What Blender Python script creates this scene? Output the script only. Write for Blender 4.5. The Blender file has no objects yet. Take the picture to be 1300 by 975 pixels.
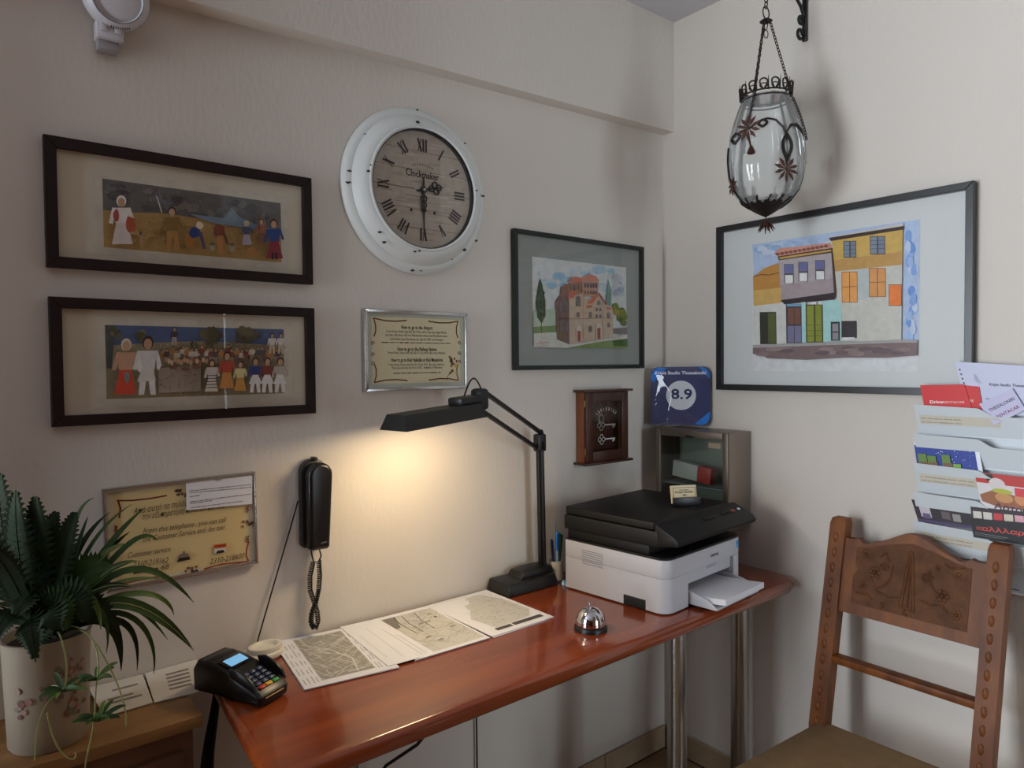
import bpy, bmesh, math, random
from mathutils import Vector, Matrix
random.seed(11)
S = bpy.context.scene
COL = S.collection
PI = math.pi

# ------------------------------------------------------------------ camera
F_PX, IMG_W, IMG_H = 893.97, 1300.0, 975.0
CAM = Vector((-2.0978, -1.6970, 1.4534))
YAW, PITCH, ROLL = 0.678436, -0.0285229, -0.0083611
def cam_basis():
    fw = Vector((math.sin(YAW) * math.cos(PITCH), math.cos(YAW) * math.cos(PITCH), math.sin(PITCH)))
    rt = Vector((math.cos(YAW), -math.sin(YAW), 0))
    up = rt.cross(fw)
    c, s = math.cos(ROLL), math.sin(ROLL)
    return c * rt + s * up, -s * rt + c * up, fw
RT, UP, FW = cam_basis()
cd = bpy.data.cameras.new('camera')
cd.sensor_width = 36.0
cd.lens = F_PX * 36.0 / IMG_W
cd.clip_start = 0.02
cam = bpy.data.objects.new('camera', cd)
COL.objects.link(cam)
cam.matrix_world = Matrix(((RT.x, UP.x, -FW.x, CAM.x), (RT.y, UP.y, -FW.y, CAM.y), (RT.z, UP.z, -FW.z, CAM.z), (0, 0, 0, 1)))
S.camera = cam

# ------------------------------------------------------------------ world, daylight, exposure
w = bpy.data.worlds.new('daylight')
S.world = w
w.use_nodes = True
bg = w.node_tree.nodes['Background']
bg.inputs[0].default_value = (0.70, 0.82, 1.0, 1)
bg.inputs[1].default_value = 1.3
S.view_settings.view_transform = 'Standard'
S.view_settings.look = 'None'
S.view_settings.gamma = 1.0
S.view_settings.use_curve_mapping = False
S.view_settings.exposure = 0.0
def window_light(name, loc, rot, sx, sy, energy, col):
    l = bpy.data.lights.new(name, 'AREA')
    l.shape = 'RECTANGLE'; l.size = sx; l.size_y = sy; l.energy = energy; l.color = col
    o = bpy.data.objects.new(name, l); COL.objects.link(o)
    o.location = loc; o.rotation_euler = rot
    return o
ROOM_L, ROOM_R, CEIL = -4.4, -4.6, 2.69          # left wall x, rear wall y, ceiling height
BACK_END, ROOM_F = -2.40, 1.75                     # the back wall stops here; beyond it the room runs on to y = ROOM_F
window_light('daylight_side_window', (ROOM_L - 0.10, 0.25, 1.25), (0, -PI / 2, 0), 2.2, 2.1, 262, (0.83, 0.92, 1.0))
window_light('daylight_rear_door', (-0.62, ROOM_R - 0.10, 1.30), (PI / 2, 0, 0), 0.9, 2.1, 54, (0.80, 0.925, 1.0))

# ------------------------------------------------------------------ materials
def lin(c):
    return tuple(((x / 255.0) / 12.92 if x <= 10 else (((x / 255.0) + 0.055) / 1.055) ** 2.4) for x in c)
MATS = {}
def M(name, rgb, rough=0.5, metal=0.0, var=0.0, vscale=8.0, bump=0.0, bscale=60.0, stretch=(1, 1, 1), coat=0.0, wood=None, emit=None, spec=0.5, chips=None):
    if name in MATS: return MATS[name]
    m = bpy.data.materials.new(name); m.use_nodes = True
    nt = m.node_tree; b = nt.nodes['Principled BSDF']
    b.inputs['Base Color'].default_value = (*lin(rgb), 1)
    b.inputs['Roughness'].default_value = rough
    b.inputs['Metallic'].default_value = metal
    b.inputs['Specular IOR Level'].default_value = spec
    b.inputs['Coat Weight'].default_value = coat
    b.inputs['Coat Roughness'].default_value = 0.08
    if emit:
        b.inputs['Emission Color'].default_value = (*lin(emit[0]), 1); b.inputs['Emission Strength'].default_value = emit[1]
    if var or bump or wood or chips:
        tc = nt.nodes.new('ShaderNodeTexCoord'); mp = nt.nodes.new('ShaderNodeMapping')
        mp.inputs['Scale'].default_value = stretch
        nt.links.new(tc.outputs['Object'], mp.inputs['Vector'])
    def noise(sc, detail=4):
        n = nt.nodes.new('ShaderNodeTexNoise'); n.inputs['Scale'].default_value = sc; n.inputs['Detail'].default_value = detail
        nt.links.new(mp.outputs['Vector'], n.inputs['Vector']); return n
    if var or wood or chips:
        n = noise(vscale)
        r = nt.nodes.new('ShaderNodeValToRGB')
        a = lin(wood) if wood else tuple(x * (1 - var) for x in lin(rgb))
        c = lin(rgb) if wood else tuple(min(1, x * (1 + var)) for x in lin(rgb))
        r.color_ramp.elements[0].position = 0.32; r.color_ramp.elements[1].position = 0.68
        if chips:
            a = lin(chips); c = lin(rgb)
            r.color_ramp.elements[0].position = 0.285; r.color_ramp.elements[1].position = 0.30
        r.color_ramp.elements[0].color = (*a, 1); r.color_ramp.elements[1].color = (*c, 1)
        nt.links.new(n.outputs['Fac'], r.inputs['Fac']); nt.links.new(r.outputs['Color'], b.inputs['Base Color'])
    if bump:
        n2 = noise(bscale, 3); bp = nt.nodes.new('ShaderNodeBump')
        bp.inputs['Strength'].default_value = bump; bp.inputs['Distance'].default_value = 0.01
        nt.links.new(n2.outputs['Fac'], bp.inputs['Height']); nt.links.new(bp.outputs['Normal'], b.inputs['Normal'])
    MATS[name] = m
    return m
def M_print():
    if 'print' in MATS: return MATS['print']
    m = bpy.data.materials.new('print'); m.use_nodes = True; nt = m.node_tree; b = nt.nodes['Principled BSDF']
    at = nt.nodes.new('ShaderNodeAttribute'); at.attribute_name = 'Col'
    n = nt.nodes.new('ShaderNodeTexNoise'); n.inputs['Scale'].default_value = 55; n.inputs['Detail'].default_value = 5
    tc = nt.nodes.new('ShaderNodeTexCoord'); nt.links.new(tc.outputs['Object'], n.inputs['Vector'])
    mr = nt.nodes.new('ShaderNodeMapRange'); mr.inputs['To Min'].default_value = 0.80; mr.inputs['To Max'].default_value = 1.16
    nt.links.new(n.outputs['Fac'], mr.inputs['Value'])
    mx = nt.nodes.new('ShaderNodeVectorMath'); mx.operation = 'MULTIPLY'
    nt.links.new(at.outputs['Color'], mx.inputs[0]); nt.links.new(mr.outputs['Result'], mx.inputs[1])
    nt.links.new(mx.outputs['Vector'], b.inputs['Base Color']); b.inputs['Roughness'].default_value = 0.6
    b.inputs['Specular IOR Level'].default_value = 0.25
    MATS['print'] = m; return m
def M_plain_print():
    if 'flat_print' in MATS: return MATS['flat_print']
    m = bpy.data.materials.new('flat_print'); m.use_nodes = True; nt = m.node_tree; b = nt.nodes['Principled BSDF']
    at = nt.nodes.new('ShaderNodeAttribute'); at.attribute_name = 'Col'
    nt.links.new(at.outputs['Color'], b.inputs['Base Color']); b.inputs['Roughness'].default_value = 0.45
    b.inputs['Specular IOR Level'].default_value = 0.3
    MATS['flat_print'] = m; return m
def M_glass(name='pane_glass', tint=(1, 1, 1), gloss=0.02, ior=1.45):
    if name in MATS: return MATS[name]
    m = bpy.data.materials.new(name); m.use_nodes = True; nt = m.node_tree
    nt.nodes.remove(nt.nodes['Principled BSDF']); out = nt.nodes['Material Output']
    tr = nt.nodes.new('ShaderNodeBsdfTransparent'); tr.inputs[0].default_value = (*tint, 1)
    gl = nt.nodes.new('ShaderNodeBsdfGlossy'); gl.inputs['Roughness'].default_value = gloss
    fr = nt.nodes.new('ShaderNodeFresnel'); fr.inputs['IOR'].default_value = ior
    mx = nt.nodes.new('ShaderNodeMixShader')
    ge = nt.nodes.new('ShaderNodeNewGeometry'); mu = nt.nodes.new('ShaderNodeMath'); mu.operation = 'SUBTRACT'; mu.use_clamp = True   # rear faces of the pane only pass light
    nt.links.new(fr.outputs[0], mu.inputs[0]); nt.links.new(ge.outputs['Backfacing'], mu.inputs[1])
    nt.links.new(mu.outputs[0], mx.inputs[0]); nt.links.new(tr.outputs[0], mx.inputs[1]); nt.links.new(gl.outputs[0], mx.inputs[2])
    nt.links.new(mx.outputs[0], out.inputs[0])
    MATS[name] = m; return m

# ------------------------------------------------------------------ mesh builder
TEXT_CACHE = {}
def text_mesh(s, bold):
    k = (s, bold)
    if k not in TEXT_CACHE:
        cu = bpy.data.curves.new('lettering', 'FONT'); cu.body = s; cu.size = 1.0; cu.resolution_u = 2
        cu.offset = 0.02 if bold else 0.0
        o = bpy.data.objects.new('lettering', cu); COL.objects.link(o)
        dg = bpy.context.evaluated_depsgraph_get(); dg.update()
        me = bpy.data.meshes.new_from_object(o.evaluated_get(dg))
        vs = [v.co.copy() for v in me.vertices]; fs = [tuple(p.vertices) for p in me.polygons]
        bpy.data.objects.remove(o); bpy.data.curves.remove(cu); bpy.data.meshes.remove(me)
        if vs:
            x0 = min(v.x for v in vs); x1 = max(v.x for v in vs)
            TEXT_CACHE[k] = ([(v.x - x0, v.y) for v in vs], fs, x1 - x0)
        else: TEXT_CACHE[k] = ([], [], 0)
    return TEXT_CACHE[k]

class G:
    def __init__(s, m=None):
        s.bm = bmesh.new(); s.m = m or Matrix(); s.lay = s.bm.loops.layers.float_color.new('Col'); s.c = (1, 1, 1)
    def v(s, co): return s.bm.verts.new(s.m @ Vector(co))
    def face(s, vs, col=None):
        try: f = s.bm.faces.new(vs)
        except ValueError: return None
        if col is not None:
            cc = (*lin(col), 1)
            for l in f.loops: l[s.lay] = cc
        return f
    def box(s, c, d, bevel=0.0, rot=None, seg=2, taper=None):
        t = Matrix.Translation(c) @ (rot.to_4x4() if rot else Matrix())
        vs = []
        for i in (-1, 1):
            for j in (-1, 1):
                for k in (-1, 1):
                    tx = taper if (taper and k > 0) else (1, 1)
                    vs.append(s.bm.verts.new(s.m @ (t @ Vector((i * d[0] / 2 * tx[0], j * d[1] / 2 * tx[1], k * d[2] / 2)))))
        fs = [(0, 1, 3, 2), (4, 6, 7, 5), (0, 4, 5, 1), (2, 3, 7, 6), (0, 2, 6, 4), (1, 5, 7, 3)]
        ff = [s.bm.faces.new([vs[i] for i in f]) for f in fs]
        if bevel > 0:
            es = list({e for f in ff for e in f.edges})
            bmesh.ops.bevel(s.bm, geom=es, offset=bevel, segments=seg, affect='EDGES', profile=0.5, clamp_overlap=True)
        return s
    def bar(s, a, b, wx, wy, bevel=0.0, upv=(0, 0, 1)):
        a, b = Vector(a), Vector(b); d = b - a; z = d.normalized(); u = Vector(upv)
        if abs(z.dot(u)) > .98: u = Vector((0, 1, 0))
        x = u.cross(z).normalized(); y = z.cross(x)
        r = Matrix((x, y, z)).transposed()
        return s.box((a + b) / 2, (wx, wy, d.length), bevel, r)
    def prism(s, poly, d0, d1, plane='xz', bevel=0.0, seg=2):
        # polygon in (u,v) extruded along -y (plane xz) or z (plane xy) or x (plane yz)
        def P(p, d):
            if plane == 'xz': return (p[0], -d, p[1])
            if plane == 'xy': return (p[0], p[1], d)
            return (d, p[0], p[1])
        a = [s.v(P(p, d0)) for p in poly]; b = [s.v(P(p, d1)) for p in poly]
        n = len(poly); ff = [s.bm.faces.new(a), s.bm.faces.new(b[::-1])]
        top = ff[1]
        for i in range(n): ff.append(s.bm.faces.new([a[i], b[i], b[(i + 1) % n], a[(i + 1) % n]]))
        bmesh.ops.recalc_face_normals(s.bm, faces=ff)
        if bevel > 0:
            bmesh.ops.bevel(s.bm, geom=list(ff[1].edges) + list(ff[0].edges), offset=bevel, segments=seg, affect='EDGES', profile=0.5, clamp_overlap=True)
        return s
    def lathe(s, prof, seg=32, c=(0, 0, 0), axis='z', closed=False, a0=0, a1=2 * PI, flute=0, famp=0):
        full = abs(a1 - a0 - 2 * PI) < 1e-6
        n = seg if full else seg + 1
        rings = []
        for r, h in prof:
            ring = []
            for i in range(n):
                a = a0 + (a1 - a0) * i / seg
                rr = max(r, 1e-5) * (1 + famp * math.cos(flute * a)) if flute else max(r, 1e-5)
                x, y = rr * math.cos(a), rr * math.sin(a)
                p = (x, y, h) if axis == 'z' else ((x, -h, y) if axis == 'y' else (h, x, y))
                ring.append(s.v((c[0] + p[0], c[1] + p[1], c[2] + p[2])))
            rings.append(ring)
        fs = []
        m = len(rings)
        for k in range(m if closed else m - 1):
            A, B = rings[k], rings[(k + 1) % m]
            for i in range(seg):
                j = (i + 1) % n
                f = s.face([A[i], A[j], B[j], B[i]])
                if f: fs.append(f)
        if not closed and full:
            for ring, pr in ((rings[0], prof[0]), (rings[-1], prof[-1])):
                if pr[0] > 1e-4:
                    f = s.face(ring)
                    if f: fs.append(f)
        bmesh.ops.recalc_face_normals(s.bm, faces=fs)
        return s
    def tube(s, pts, r, seg=8, closed=False, rad=None):
        pts = [Vector(p) for p in pts]; n = len(pts); rings = []
        prev = None
        for i, p in enumerate(pts):
            if closed: t = pts[(i + 1) % n] - pts[i - 1]
            else: t = pts[min(i + 1, n - 1)] - pts[max(i - 1, 0)]
            if t.length < 1e-9: t = Vector((0, 0, 1))
            t.normalize()
            if prev is None:
                u = Vector((0, 0, 1)) if abs(t.z) < 0.9 else Vector((1, 0, 0))
                x = u.cross(t).normalized()
            else:
                x = prev - t * prev.dot(t)
                x = x.normalized() if x.length > 1e-6 else Vector((1, 0, 0))
            prev = x; y = t.cross(x)
            rr = rad[i] if rad else r
            rings.append([s.v(p + (x * math.cos(2 * PI * k / seg) + y * math.sin(2 * PI * k / seg)) * rr) for k in range(seg)])
        for i in range(n if closed else n - 1):
            A, B = rings[i], rings[(i + 1) % n]
            for k in range(seg): s.face([A[k], A[(k + 1) % seg], B[(k + 1) % seg], B[k]])
        if not closed:
            s.face(rings[0][::-1]); s.face(rings[-1])
        return s
    def ball(s, c, r, seg=12, sc=(1, 1, 1)):
        k = seg // 2
        prof = [(r * math.sin(PI * i / k) , -r * math.cos(PI * i / k)) for i in range(k + 1)]
        m0 = s.m; s.m = s.m @ Matrix.Translation(c) @ Matrix.Diagonal((*sc, 1)); s.lathe(prof, seg); s.m = m0
        return s
    # flat printed shapes, in (u, v) with depth d towards the viewer
    def poly(s, pts, col, d=0.0):
        vs = [s.v((p[0], -d, p[1])) for p in pts]
        f = s.face(vs, col)
        if f:
            f.normal_update()
        return s
    def rect(s, u0, v0, u1, v1, col, d=0.0): return s.poly([(u0, v0), (u1, v0), (u1, v1), (u0, v1)], col, d)
    def disc(s, u, v, ru, rv, col, d=0.0, n=14, a0=0): return s.poly([(u + ru * math.cos(a0 + 2 * PI * i / n), v + rv * math.sin(a0 + 2 * PI * i / n)) for i in range(n)], col, d)
    def stroke(s, pts, wd, col, d=0.0):
        for i in range(len(pts) - 1):
            a, b = Vector(pts[i]), Vector(pts[i + 1]); t = (b - a)
            if t.length < 1e-9: continue
            t.normalize(); n = Vector((-t.y, t.x)) * wd / 2; e = t * wd * .25
            s.poly([a - n - e, b - n + e, b + n + e, a + n - e], col, d)
        return s
    def text(s, txt, u, v, h, col, d=0.0, align='c', width=None, shear=0.0, rot=0.0, bold=False, sx=1.0):
        vs, fs, w0 = text_mesh(txt, bold)
        if not vs: return s
        k = h / 0.72; kx = k * sx
        if width: kx = width / w0
        off = {'c': -w0 * kx / 2, 'l': 0, 'r': -w0 * kx}[align]
        cr, sr = math.cos(rot), math.sin(rot); bvs = []
        for x, y in vs:
            a = x * kx + off + shear * y * k; b = y * k
            bvs.append(s.v((u + a * cr - b * sr, -d, v + a * sr + b * cr)))
        for f in fs: s.face([bvs[i] for i in f], col)
        return s
    def build(s, name, mat, parent=None, smooth=35, flip=False, loc=None):
        bm = s.bm; bm.normal_update()
        if smooth:
            ca = math.radians(smooth)
            for f in bm.faces: f.smooth = True
            for e in bm.edges:
                if len(e.link_faces) == 2 and e.calc_face_angle(0) > ca: e.smooth = False
        me = bpy.data.meshes.new(name); bm.to_mesh(me); bm.free()
        me.materials.append(mat)
        o = bpy.data.objects.new(name, me); COL.objects.link(o)
        if parent: o.parent = parent
        if loc: o.location = loc
        return o
def tag(o, label, cat, group=None):
    o['label'] = label; o['category'] = cat
    if group: o['group'] = group
    return o
def struct(o):
    o['kind'] = 'structure'; return o
def thing(name, loc, rotz=0.0, label=None, cat=None, group=None, rot=None):
    o = bpy.data.objects.new(name, None); COL.objects.link(o); o.empty_display_size = 0.05
    o.location = loc; o.rotation_euler = rot if rot else (0, 0, rotz)
    if label: tag(o, label, cat, group)
    return o
def copy_tree(o, parent=None):
    c = o.copy(); COL.objects.link(c)
    if parent: c.parent = parent
    for ch in o.children: copy_tree(ch, c)
    return c
RIGHT = -PI / 2          # things on the right wall: local -y (towards viewer) becomes world -x, local +x becomes world -y
# ------------------------------------------------------------------ the room
WALLB = M('bounce_dimming_brown', (106, 70, 47), rough=0.9, var=.04, vscale=2, spec=.2)  # brown picked for the unseen walls, to dim and warm the bounced light
WALL = M('wall_plaster', (213, 205, 196), rough=0.92, var=0.035, vscale=1.7, bump=0.12, bscale=95, stretch=(1, 1, 0.4), spec=0.2)
WALL2 = M('ceiling_paint', (192, 190, 192), rough=0.9, var=0.02, vscale=2, spec=0.2)
TILE = M('floor_tile', (146, 118, 90), rough=0.35, var=0.10, vscale=9)
GROUT = M('grout', (120, 108, 95), rough=0.9)
struct(G().box((BACK_END / 2 + .1, 0.1, CEIL / 2), (-BACK_END + .2, 0.2, CEIL)).build('wall_back', WALL))
struct(G().box(((ROOM_L + BACK_END) / 2, ROOM_F + .1, CEIL / 2), (BACK_END - ROOM_L + .4, 0.2, CEIL)).build('wall_far', WALLB))
struct(G().box((BACK_END + .1, (ROOM_F + .2) / 2, CEIL / 2), (.2, ROOM_F - .2, CEIL)).build('wall_return', WALLB))
struct(G().box((0.1, -.80, CEIL / 2), (0.2, 1.6, CEIL)).build('wall_right', WALL))
struct(G().box((0.1, (ROOM_R - 1.6) / 2, CEIL / 2), (0.2, -ROOM_R - 1.6, CEIL)).build('wall_right_rear', WALLB))  # unseen stretch made dark to cut light bounced onto the back wall
struct(G().box((ROOM_L / 2, (ROOM_R + ROOM_F) / 2, CEIL + .05), (-ROOM_L + .4, ROOM_F - ROOM_R + .4, 0.1)).build('ceiling', WALL2))
fl = struct(G().box((ROOM_L / 2, (ROOM_R + ROOM_F) / 2, -.056), (-ROOM_L + .4, ROOM_F - ROOM_R + .4, 0.1)).build('floor', GROUT))
T0 = G().box((0, 0, -.004), (.326, .326, .008), bevel=.0015, seg=1).build('tile', TILE, fl)
first = True
for i in range(14):
    for j in range(-6, 14):
        x, y = -.012 - .165 - .33 * i, -.012 - .165 - .33 * j
        if x < ROOM_L + .1 or y < ROOM_R + .1 or (y > 0 and x > BACK_END - .2): continue
        if first: o = T0; first = False
        else:
            o = T0.copy(); COL.objects.link(o)
        o.location = (x, y, 0)
g = G()                                             # left wall around its window
WY0, WY1, WZ0, WZ1 = -0.80, 1.30, 0.15, 2.35
X = ROOM_L - .1
g.box((X, (ROOM_R + WY0) / 2, CEIL / 2), (.2, WY0 - ROOM_R, CEIL)).box((X, (WY1 + ROOM_F) / 2, CEIL / 2), (.2, ROOM_F - WY1, CEIL))
g.box((X, (WY0 + WY1) / 2, WZ0 / 2), (.2, WY1 - WY0, WZ0)).box((X, (WY0 + WY1) / 2, (WZ1 + CEIL) / 2), (.2, WY1 - WY0, CEIL - WZ1))
struct(g.build('wall_left', WALLB))
g = G()                                             # rear wall around its glazed door
DX0, DX1, DZ1 = -1.12, -0.12, 2.40
Y = ROOM_R - .1
g.box(((ROOM_L + DX0) / 2, Y, CEIL / 2), (DX0 - ROOM_L, .2, CEIL)).box((DX1 / 2, Y, CEIL / 2), (-DX1, .2, CEIL))
g.box(((DX0 + DX1) / 2, Y, (DZ1 + CEIL) / 2), (DX1 - DX0, .2, CEIL - DZ1))
struct(g.build('wall_rear', WALLB))
WFR = M('window_paint', (225, 225, 222), rough=0.4)
g = G()
for z in (WZ0 + .03, WZ1 - .03): g.box((ROOM_L - .05, (WY0 + WY1) / 2, z), (.05, WY1 - WY0, .06), .004)
for y in (WY0 + .03, (WY0 + WY1) / 2, WY1 - .03): g.box((ROOM_L - .05, y, (WZ0 + WZ1) / 2), (.046, .06, WZ1 - WZ0 - .06), .004)
w1 = struct(g.build('window_1', WFR))
for k in range(2):
    G().box((ROOM_L - .05, WY0 + (WY1 - WY0) * (.26 + .48 * k), (WZ0 + WZ1) / 2), (.006, (WY1 - WY0) / 2 - .07, WZ1 - WZ0 - .12)).build('pane', M_glass(), w1)
g = G()
for x in (DX0 + .04, (DX0 + DX1) / 2, DX1 - .04): g.box((x, ROOM_R - .05, DZ1 / 2), (.08, .05, DZ1), .004)
for z in (.06, DZ1 - .04): g.box(((DX0 + DX1) / 2, ROOM_R - .05, z), (DX1 - DX0, .046, .1), .004)
d1 = struct(g.build('door_1', WFR))
for k in range(2):
    G().box((DX0 + .27 + k * .46, ROOM_R - .05, DZ1 / 2), (.38, .006, DZ1 - .22)).build('pane', M_glass(), d1)
struct(G().box((BACK_END + .02, -.06, CEIL / 2), (.04, .12, CEIL)).build('added_light_stub', WALLB))  # unseen stub, added to keep window light off the back wall's left end
struct(G().box((BACK_END + .02, -.31, .64), (.04, .22, 1.28)).build('added_low_blocker', WALLB))  # unseen low panel, added to block window light from the plant
struct(G().box((-1.34, -2.45, CEIL / 2), (.84, .36, CEIL)).build('added_shade_pillar', WALLB))  # unseen pillar, added so the rear door's light misses the left wall
# boxed-in beam along the top of the back wall (sags a little towards the left)
g = G()
za, zb = 2.296, 2.296 - 0.0285 * 2.35
vs = [g.v(p) for p in ((0, 0, za), (0, -.05, za), (0, -.05, CEIL), (0, 0, CEIL), (-2.35, 0, zb), (-2.35, -.05, zb), (-2.35, -.05, CEIL), (-2.35, 0, CEIL))]
for f in ((0, 1, 2, 3), (7, 6, 5, 4), (0, 4, 5, 1), (1, 5, 6, 2), (2, 6, 7, 3), (3, 7, 4, 0)): g.face([vs[i] for i in f])
struct(g.build('trim_1', WALL, smooth=0))
# tiled skirting
BT = M('skirting_tile', (168, 146, 120), rough=0.3, var=0.08, vscale=12)
bb = struct(G().box((-1.18, -.003, .040), (2.34, .006, .08)).build('baseboard_back', GROUT))
br = struct(G().box((-.003, -.80, .040), (.006, 1.58, .08)).build('baseboard_right', GROUT))
tb = G().box((0, 0, 0), (.327, .009, .083), .002, seg=1).build('tile', BT, bb); tb.location = (-.17, -.0075, .0425)
for i in range(1, 7):
    o = tb.copy(); COL.objects.link(o); o.location = (-.17 - .33 * i, -.0075, .0425)
tr = G().box((0, 0, 0), (.009, .327, .083), .002, seg=1).build('tile', BT, br); tr.location = (-.0075, -.18, .0425)
for i in range(1, 5):
    o = tr.copy(); COL.objects.link(o); o.location = (-.0075, -.18 - .33 * i, .0425)

# ------------------------------------------------------------------ printed pictures: shapes traced in the picture's own plane
import numpy as np
class Art:
    """maps outline points read off a slanted view of a picture onto the flat picture (four corners given)"""
    def __init__(s, g, tl, tr, br, bl, u0, v0, u1, v1):
        A, b = [], []
        for (x, y), (X, Y) in zip((tl, tr, br, bl), ((u0, v1), (u1, v1), (u1, v0), (u0, v0))):
            A += [[x, y, 1, 0, 0, 0, -X * x, -X * y], [0, 0, 0, x, y, 1, -Y * x, -Y * y]]; b += [X, Y]
        s.h = np.linalg.solve(np.array(A, float), np.array(b, float)); s.g = g; s.d = 0.0
        s.box = (u0, v0, u1, v1)
    def p(s, q):
        h = s.h; k = h[6] * q[0] + h[7] * q[1] + 1
        return ((h[0] * q[0] + h[1] * q[1] + h[2]) / k, (h[3] * q[0] + h[4] * q[1] + h[5]) / k)
    def nx(s): s.d += 0.00006; return s.d
    def poly(s, pts, col): s.g.poly([s.p(q) for q in pts], col, s.nx()); return s
    def rect(s, x0, y0, x1, y1, col): return s.poly([(x0, y1), (x1, y1), (x1, y0), (x0, y0)], col)
    def disc(s, x, y, rx, ry, col, n=12): return s.poly([(x + rx * math.cos(2 * PI * i / n), y - ry * math.sin(2 * PI * i / n)) for i in range(n)], col)
    def line(s, pts, wd, col): s.g.stroke([s.p(q) for q in pts], wd, col, s.nx()); return s
    def bg(s, col): s.g.rect(*s.box, col, s.nx()); return s
def blotch(a, x, y, rx, ry, col, n=9, j=.35):
    a.poly([(x + rx * (1 - j * random.random()) * math.cos(2 * PI * i / n), y - ry * (1 - j * random.random()) * math.sin(2 * PI * i / n)) for i in range(n)], col)
def person(a, x, y, h, top, bottom, head=(176, 140, 110), hair=(60, 45, 40), skirt=False, lean=0):
    w = h * .17
    hx = x + lean * h
    if skirt: a.poly([(x - w * 1.3, y), (x + w * 1.3, y), (x + w * .6, y - h * .5), (x - w * .6, y - h * .5)], bottom)
    else:
        a.poly([(x - w * .9, y), (x - w * .3, y), (x + w * .1, y - h * .45), (x - w * .7, y - h * .48)], bottom)
        a.poly([(x + w * .4, y), (x + w * 1.0, y), (x + w * .7, y - h * .48), (x, y - h * .45)], bottom)
    a.poly([(x - w * .8, y - h * .44), (x + w * .8, y - h * .44), (hx + w * .95, y - h * .76), (hx - w * .95, y - h * .76)], top)
    a.line([(hx - w * .9, y - h * .74), (x - w * 1.35, y - h * .45)], .0032 * h / 130, top)
    a.line([(hx + w * .9, y - h * .74), (x + w * 1.35, y - h * .5)], .0032 * h / 130, top)
    a.disc(hx, y - h * .9, w * .62, h * .12, hair); a.disc(hx, y - h * .875, w * .45, h * .095, head)

def hatch(a, x0, y0, x1, y1, n, cols, slope=0.0, L=14, wd=.0011):
    for k in range(n):
        x, y = random.uniform(x0, x1), random.uniform(y0, y1); y += (x - x0) * slope; an = random.uniform(0, PI)
        a.line([(x, y), (x + L * random.uniform(.4, 1) * math.cos(an), y + L * random.uniform(.4, 1) * math.sin(an))], wd * random.uniform(.5, 1.3), random.choice(cols))
FR_DARK = M('frame_dark_wood', (34, 20, 19), rough=0.6, var=0.12, vscale=20, spec=.25)
def frame_bars(g, W, H, bw, d0, d1):
    for pts in ([(0, 0), (W, 0), (W - bw, bw), (bw, bw)], [(0, H), (bw, H - bw), (W - bw, H - bw), (W, H)], [(0, 0), (bw, bw), (bw, H - bw), (0, H)], [(W, 0), (W, H), (W - bw, H - bw), (W - bw, bw)]):
        g.prism(pts, d0, d1)
def picture(name, loc, rz, W, H, bw, depth, fmat, matcol, label, cat='picture', glass=True, rot=None):
    t = thing(name, loc, rz, label, cat, rot=rot)
    names = ('frame_rail', 'frame_rail', 'frame_stile', 'frame_stile')
    for nm, pts in zip(names, ([(0, 0), (W, 0), (W - bw, bw), (bw, bw)], [(0, H), (bw, H - bw), (W - bw, H - bw), (W, H)], [(0, 0), (bw, bw), (bw, H - bw), (0, H)], [(W, 0), (W, H), (W - bw, H - bw), (W - bw, bw)])):
        G().prism(pts, 0.002, depth, bevel=.0012, seg=1).build(nm, fmat, t)
    G().box((W / 2, -.005, H / 2), (W - bw * 1.2, .004, H - bw * 1.2)).build('mat', M('mat_%s' % name, matcol, rough=0.8), t)
    if glass: G().box((W / 2, -depth + .004, H / 2), (W - bw * 1.9, .0015, H - bw * 1.9)).build('glass', glass if glass is not True else M_glass('picture_glass', gloss=0.015), t)
    return t

# upper folk picture
W_, H_ = .556, .262
t = picture('folk_picture', (-1.934, -.001, 1.655), 0, W_, H_, .022, .020, FR_DARK, (206, 196, 176), 'dark framed folk painting of figures on sandy ground under a grey sky')
g = G(); g.rect(.15 * W_, .125 * H_, .895 * W_, .80 * H_, (204, 198, 182), .0076)
a = Art(g, (97, 62), (1255, 222), (1252, 605), (97, 498), .185 * W_, .19 * H_, .865 * W_, .735 * H_); a.d = .0078
a.bg((176, 142, 88))
a.poly([(97, 62), (97, 262), (300, 280), (460, 282), (600, 300), (760, 325), (1050, 372), (1255, 415), (1255, 222)], (106, 104, 100))
for i in range(46):
    x = random.uniform(130, 1220); y = random.uniform(105, 215) + (x - 97) * .135
    blotch(a, x, y, random.uniform(25, 60), random.uniform(18, 42), random.choice([(94, 92, 90), (122, 120, 116), (112, 116, 122), (84, 82, 82), (128, 120, 110)]))
a.poly([(650, 292), (880, 318), (930, 250), (975, 310), (1060, 350), (1255, 400), (1255, 428), (1050, 388), (800, 350)], (126, 146, 160))
for i in range(30):
    x = random.uniform(110, 1240); y = random.uniform(300, 480) + (x - 97) * .09
    blotch(a, x, min(y, 585), random.uniform(18, 46), random.uniform(8, 20), random.choice([(190, 154, 96), (160, 126, 76), (184, 150, 104), (150, 124, 84)]))
hatch(a, 110, 90, 1230, 190, 160, [(84, 82, 80), (134, 132, 128), (96, 104, 112), (74, 72, 72)], .13)
hatch(a, 110, 300, 1230, 470, 190, [(146, 112, 66), (196, 164, 108), (128, 98, 60), (206, 176, 124), (112, 88, 60)], .09, 16)
person(a, 200, 490, 300, (206, 196, 188), (190, 176, 170), hair=(214, 208, 200), skirt=True)
blotch(a, 258, 370, 42, 70, (156, 74, 52)); a.line([(260, 420), (320, 420), (325, 505)], .006, (150, 120, 84)); blotch(a, 165, 310, 22, 50, (150, 70, 60))
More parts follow.
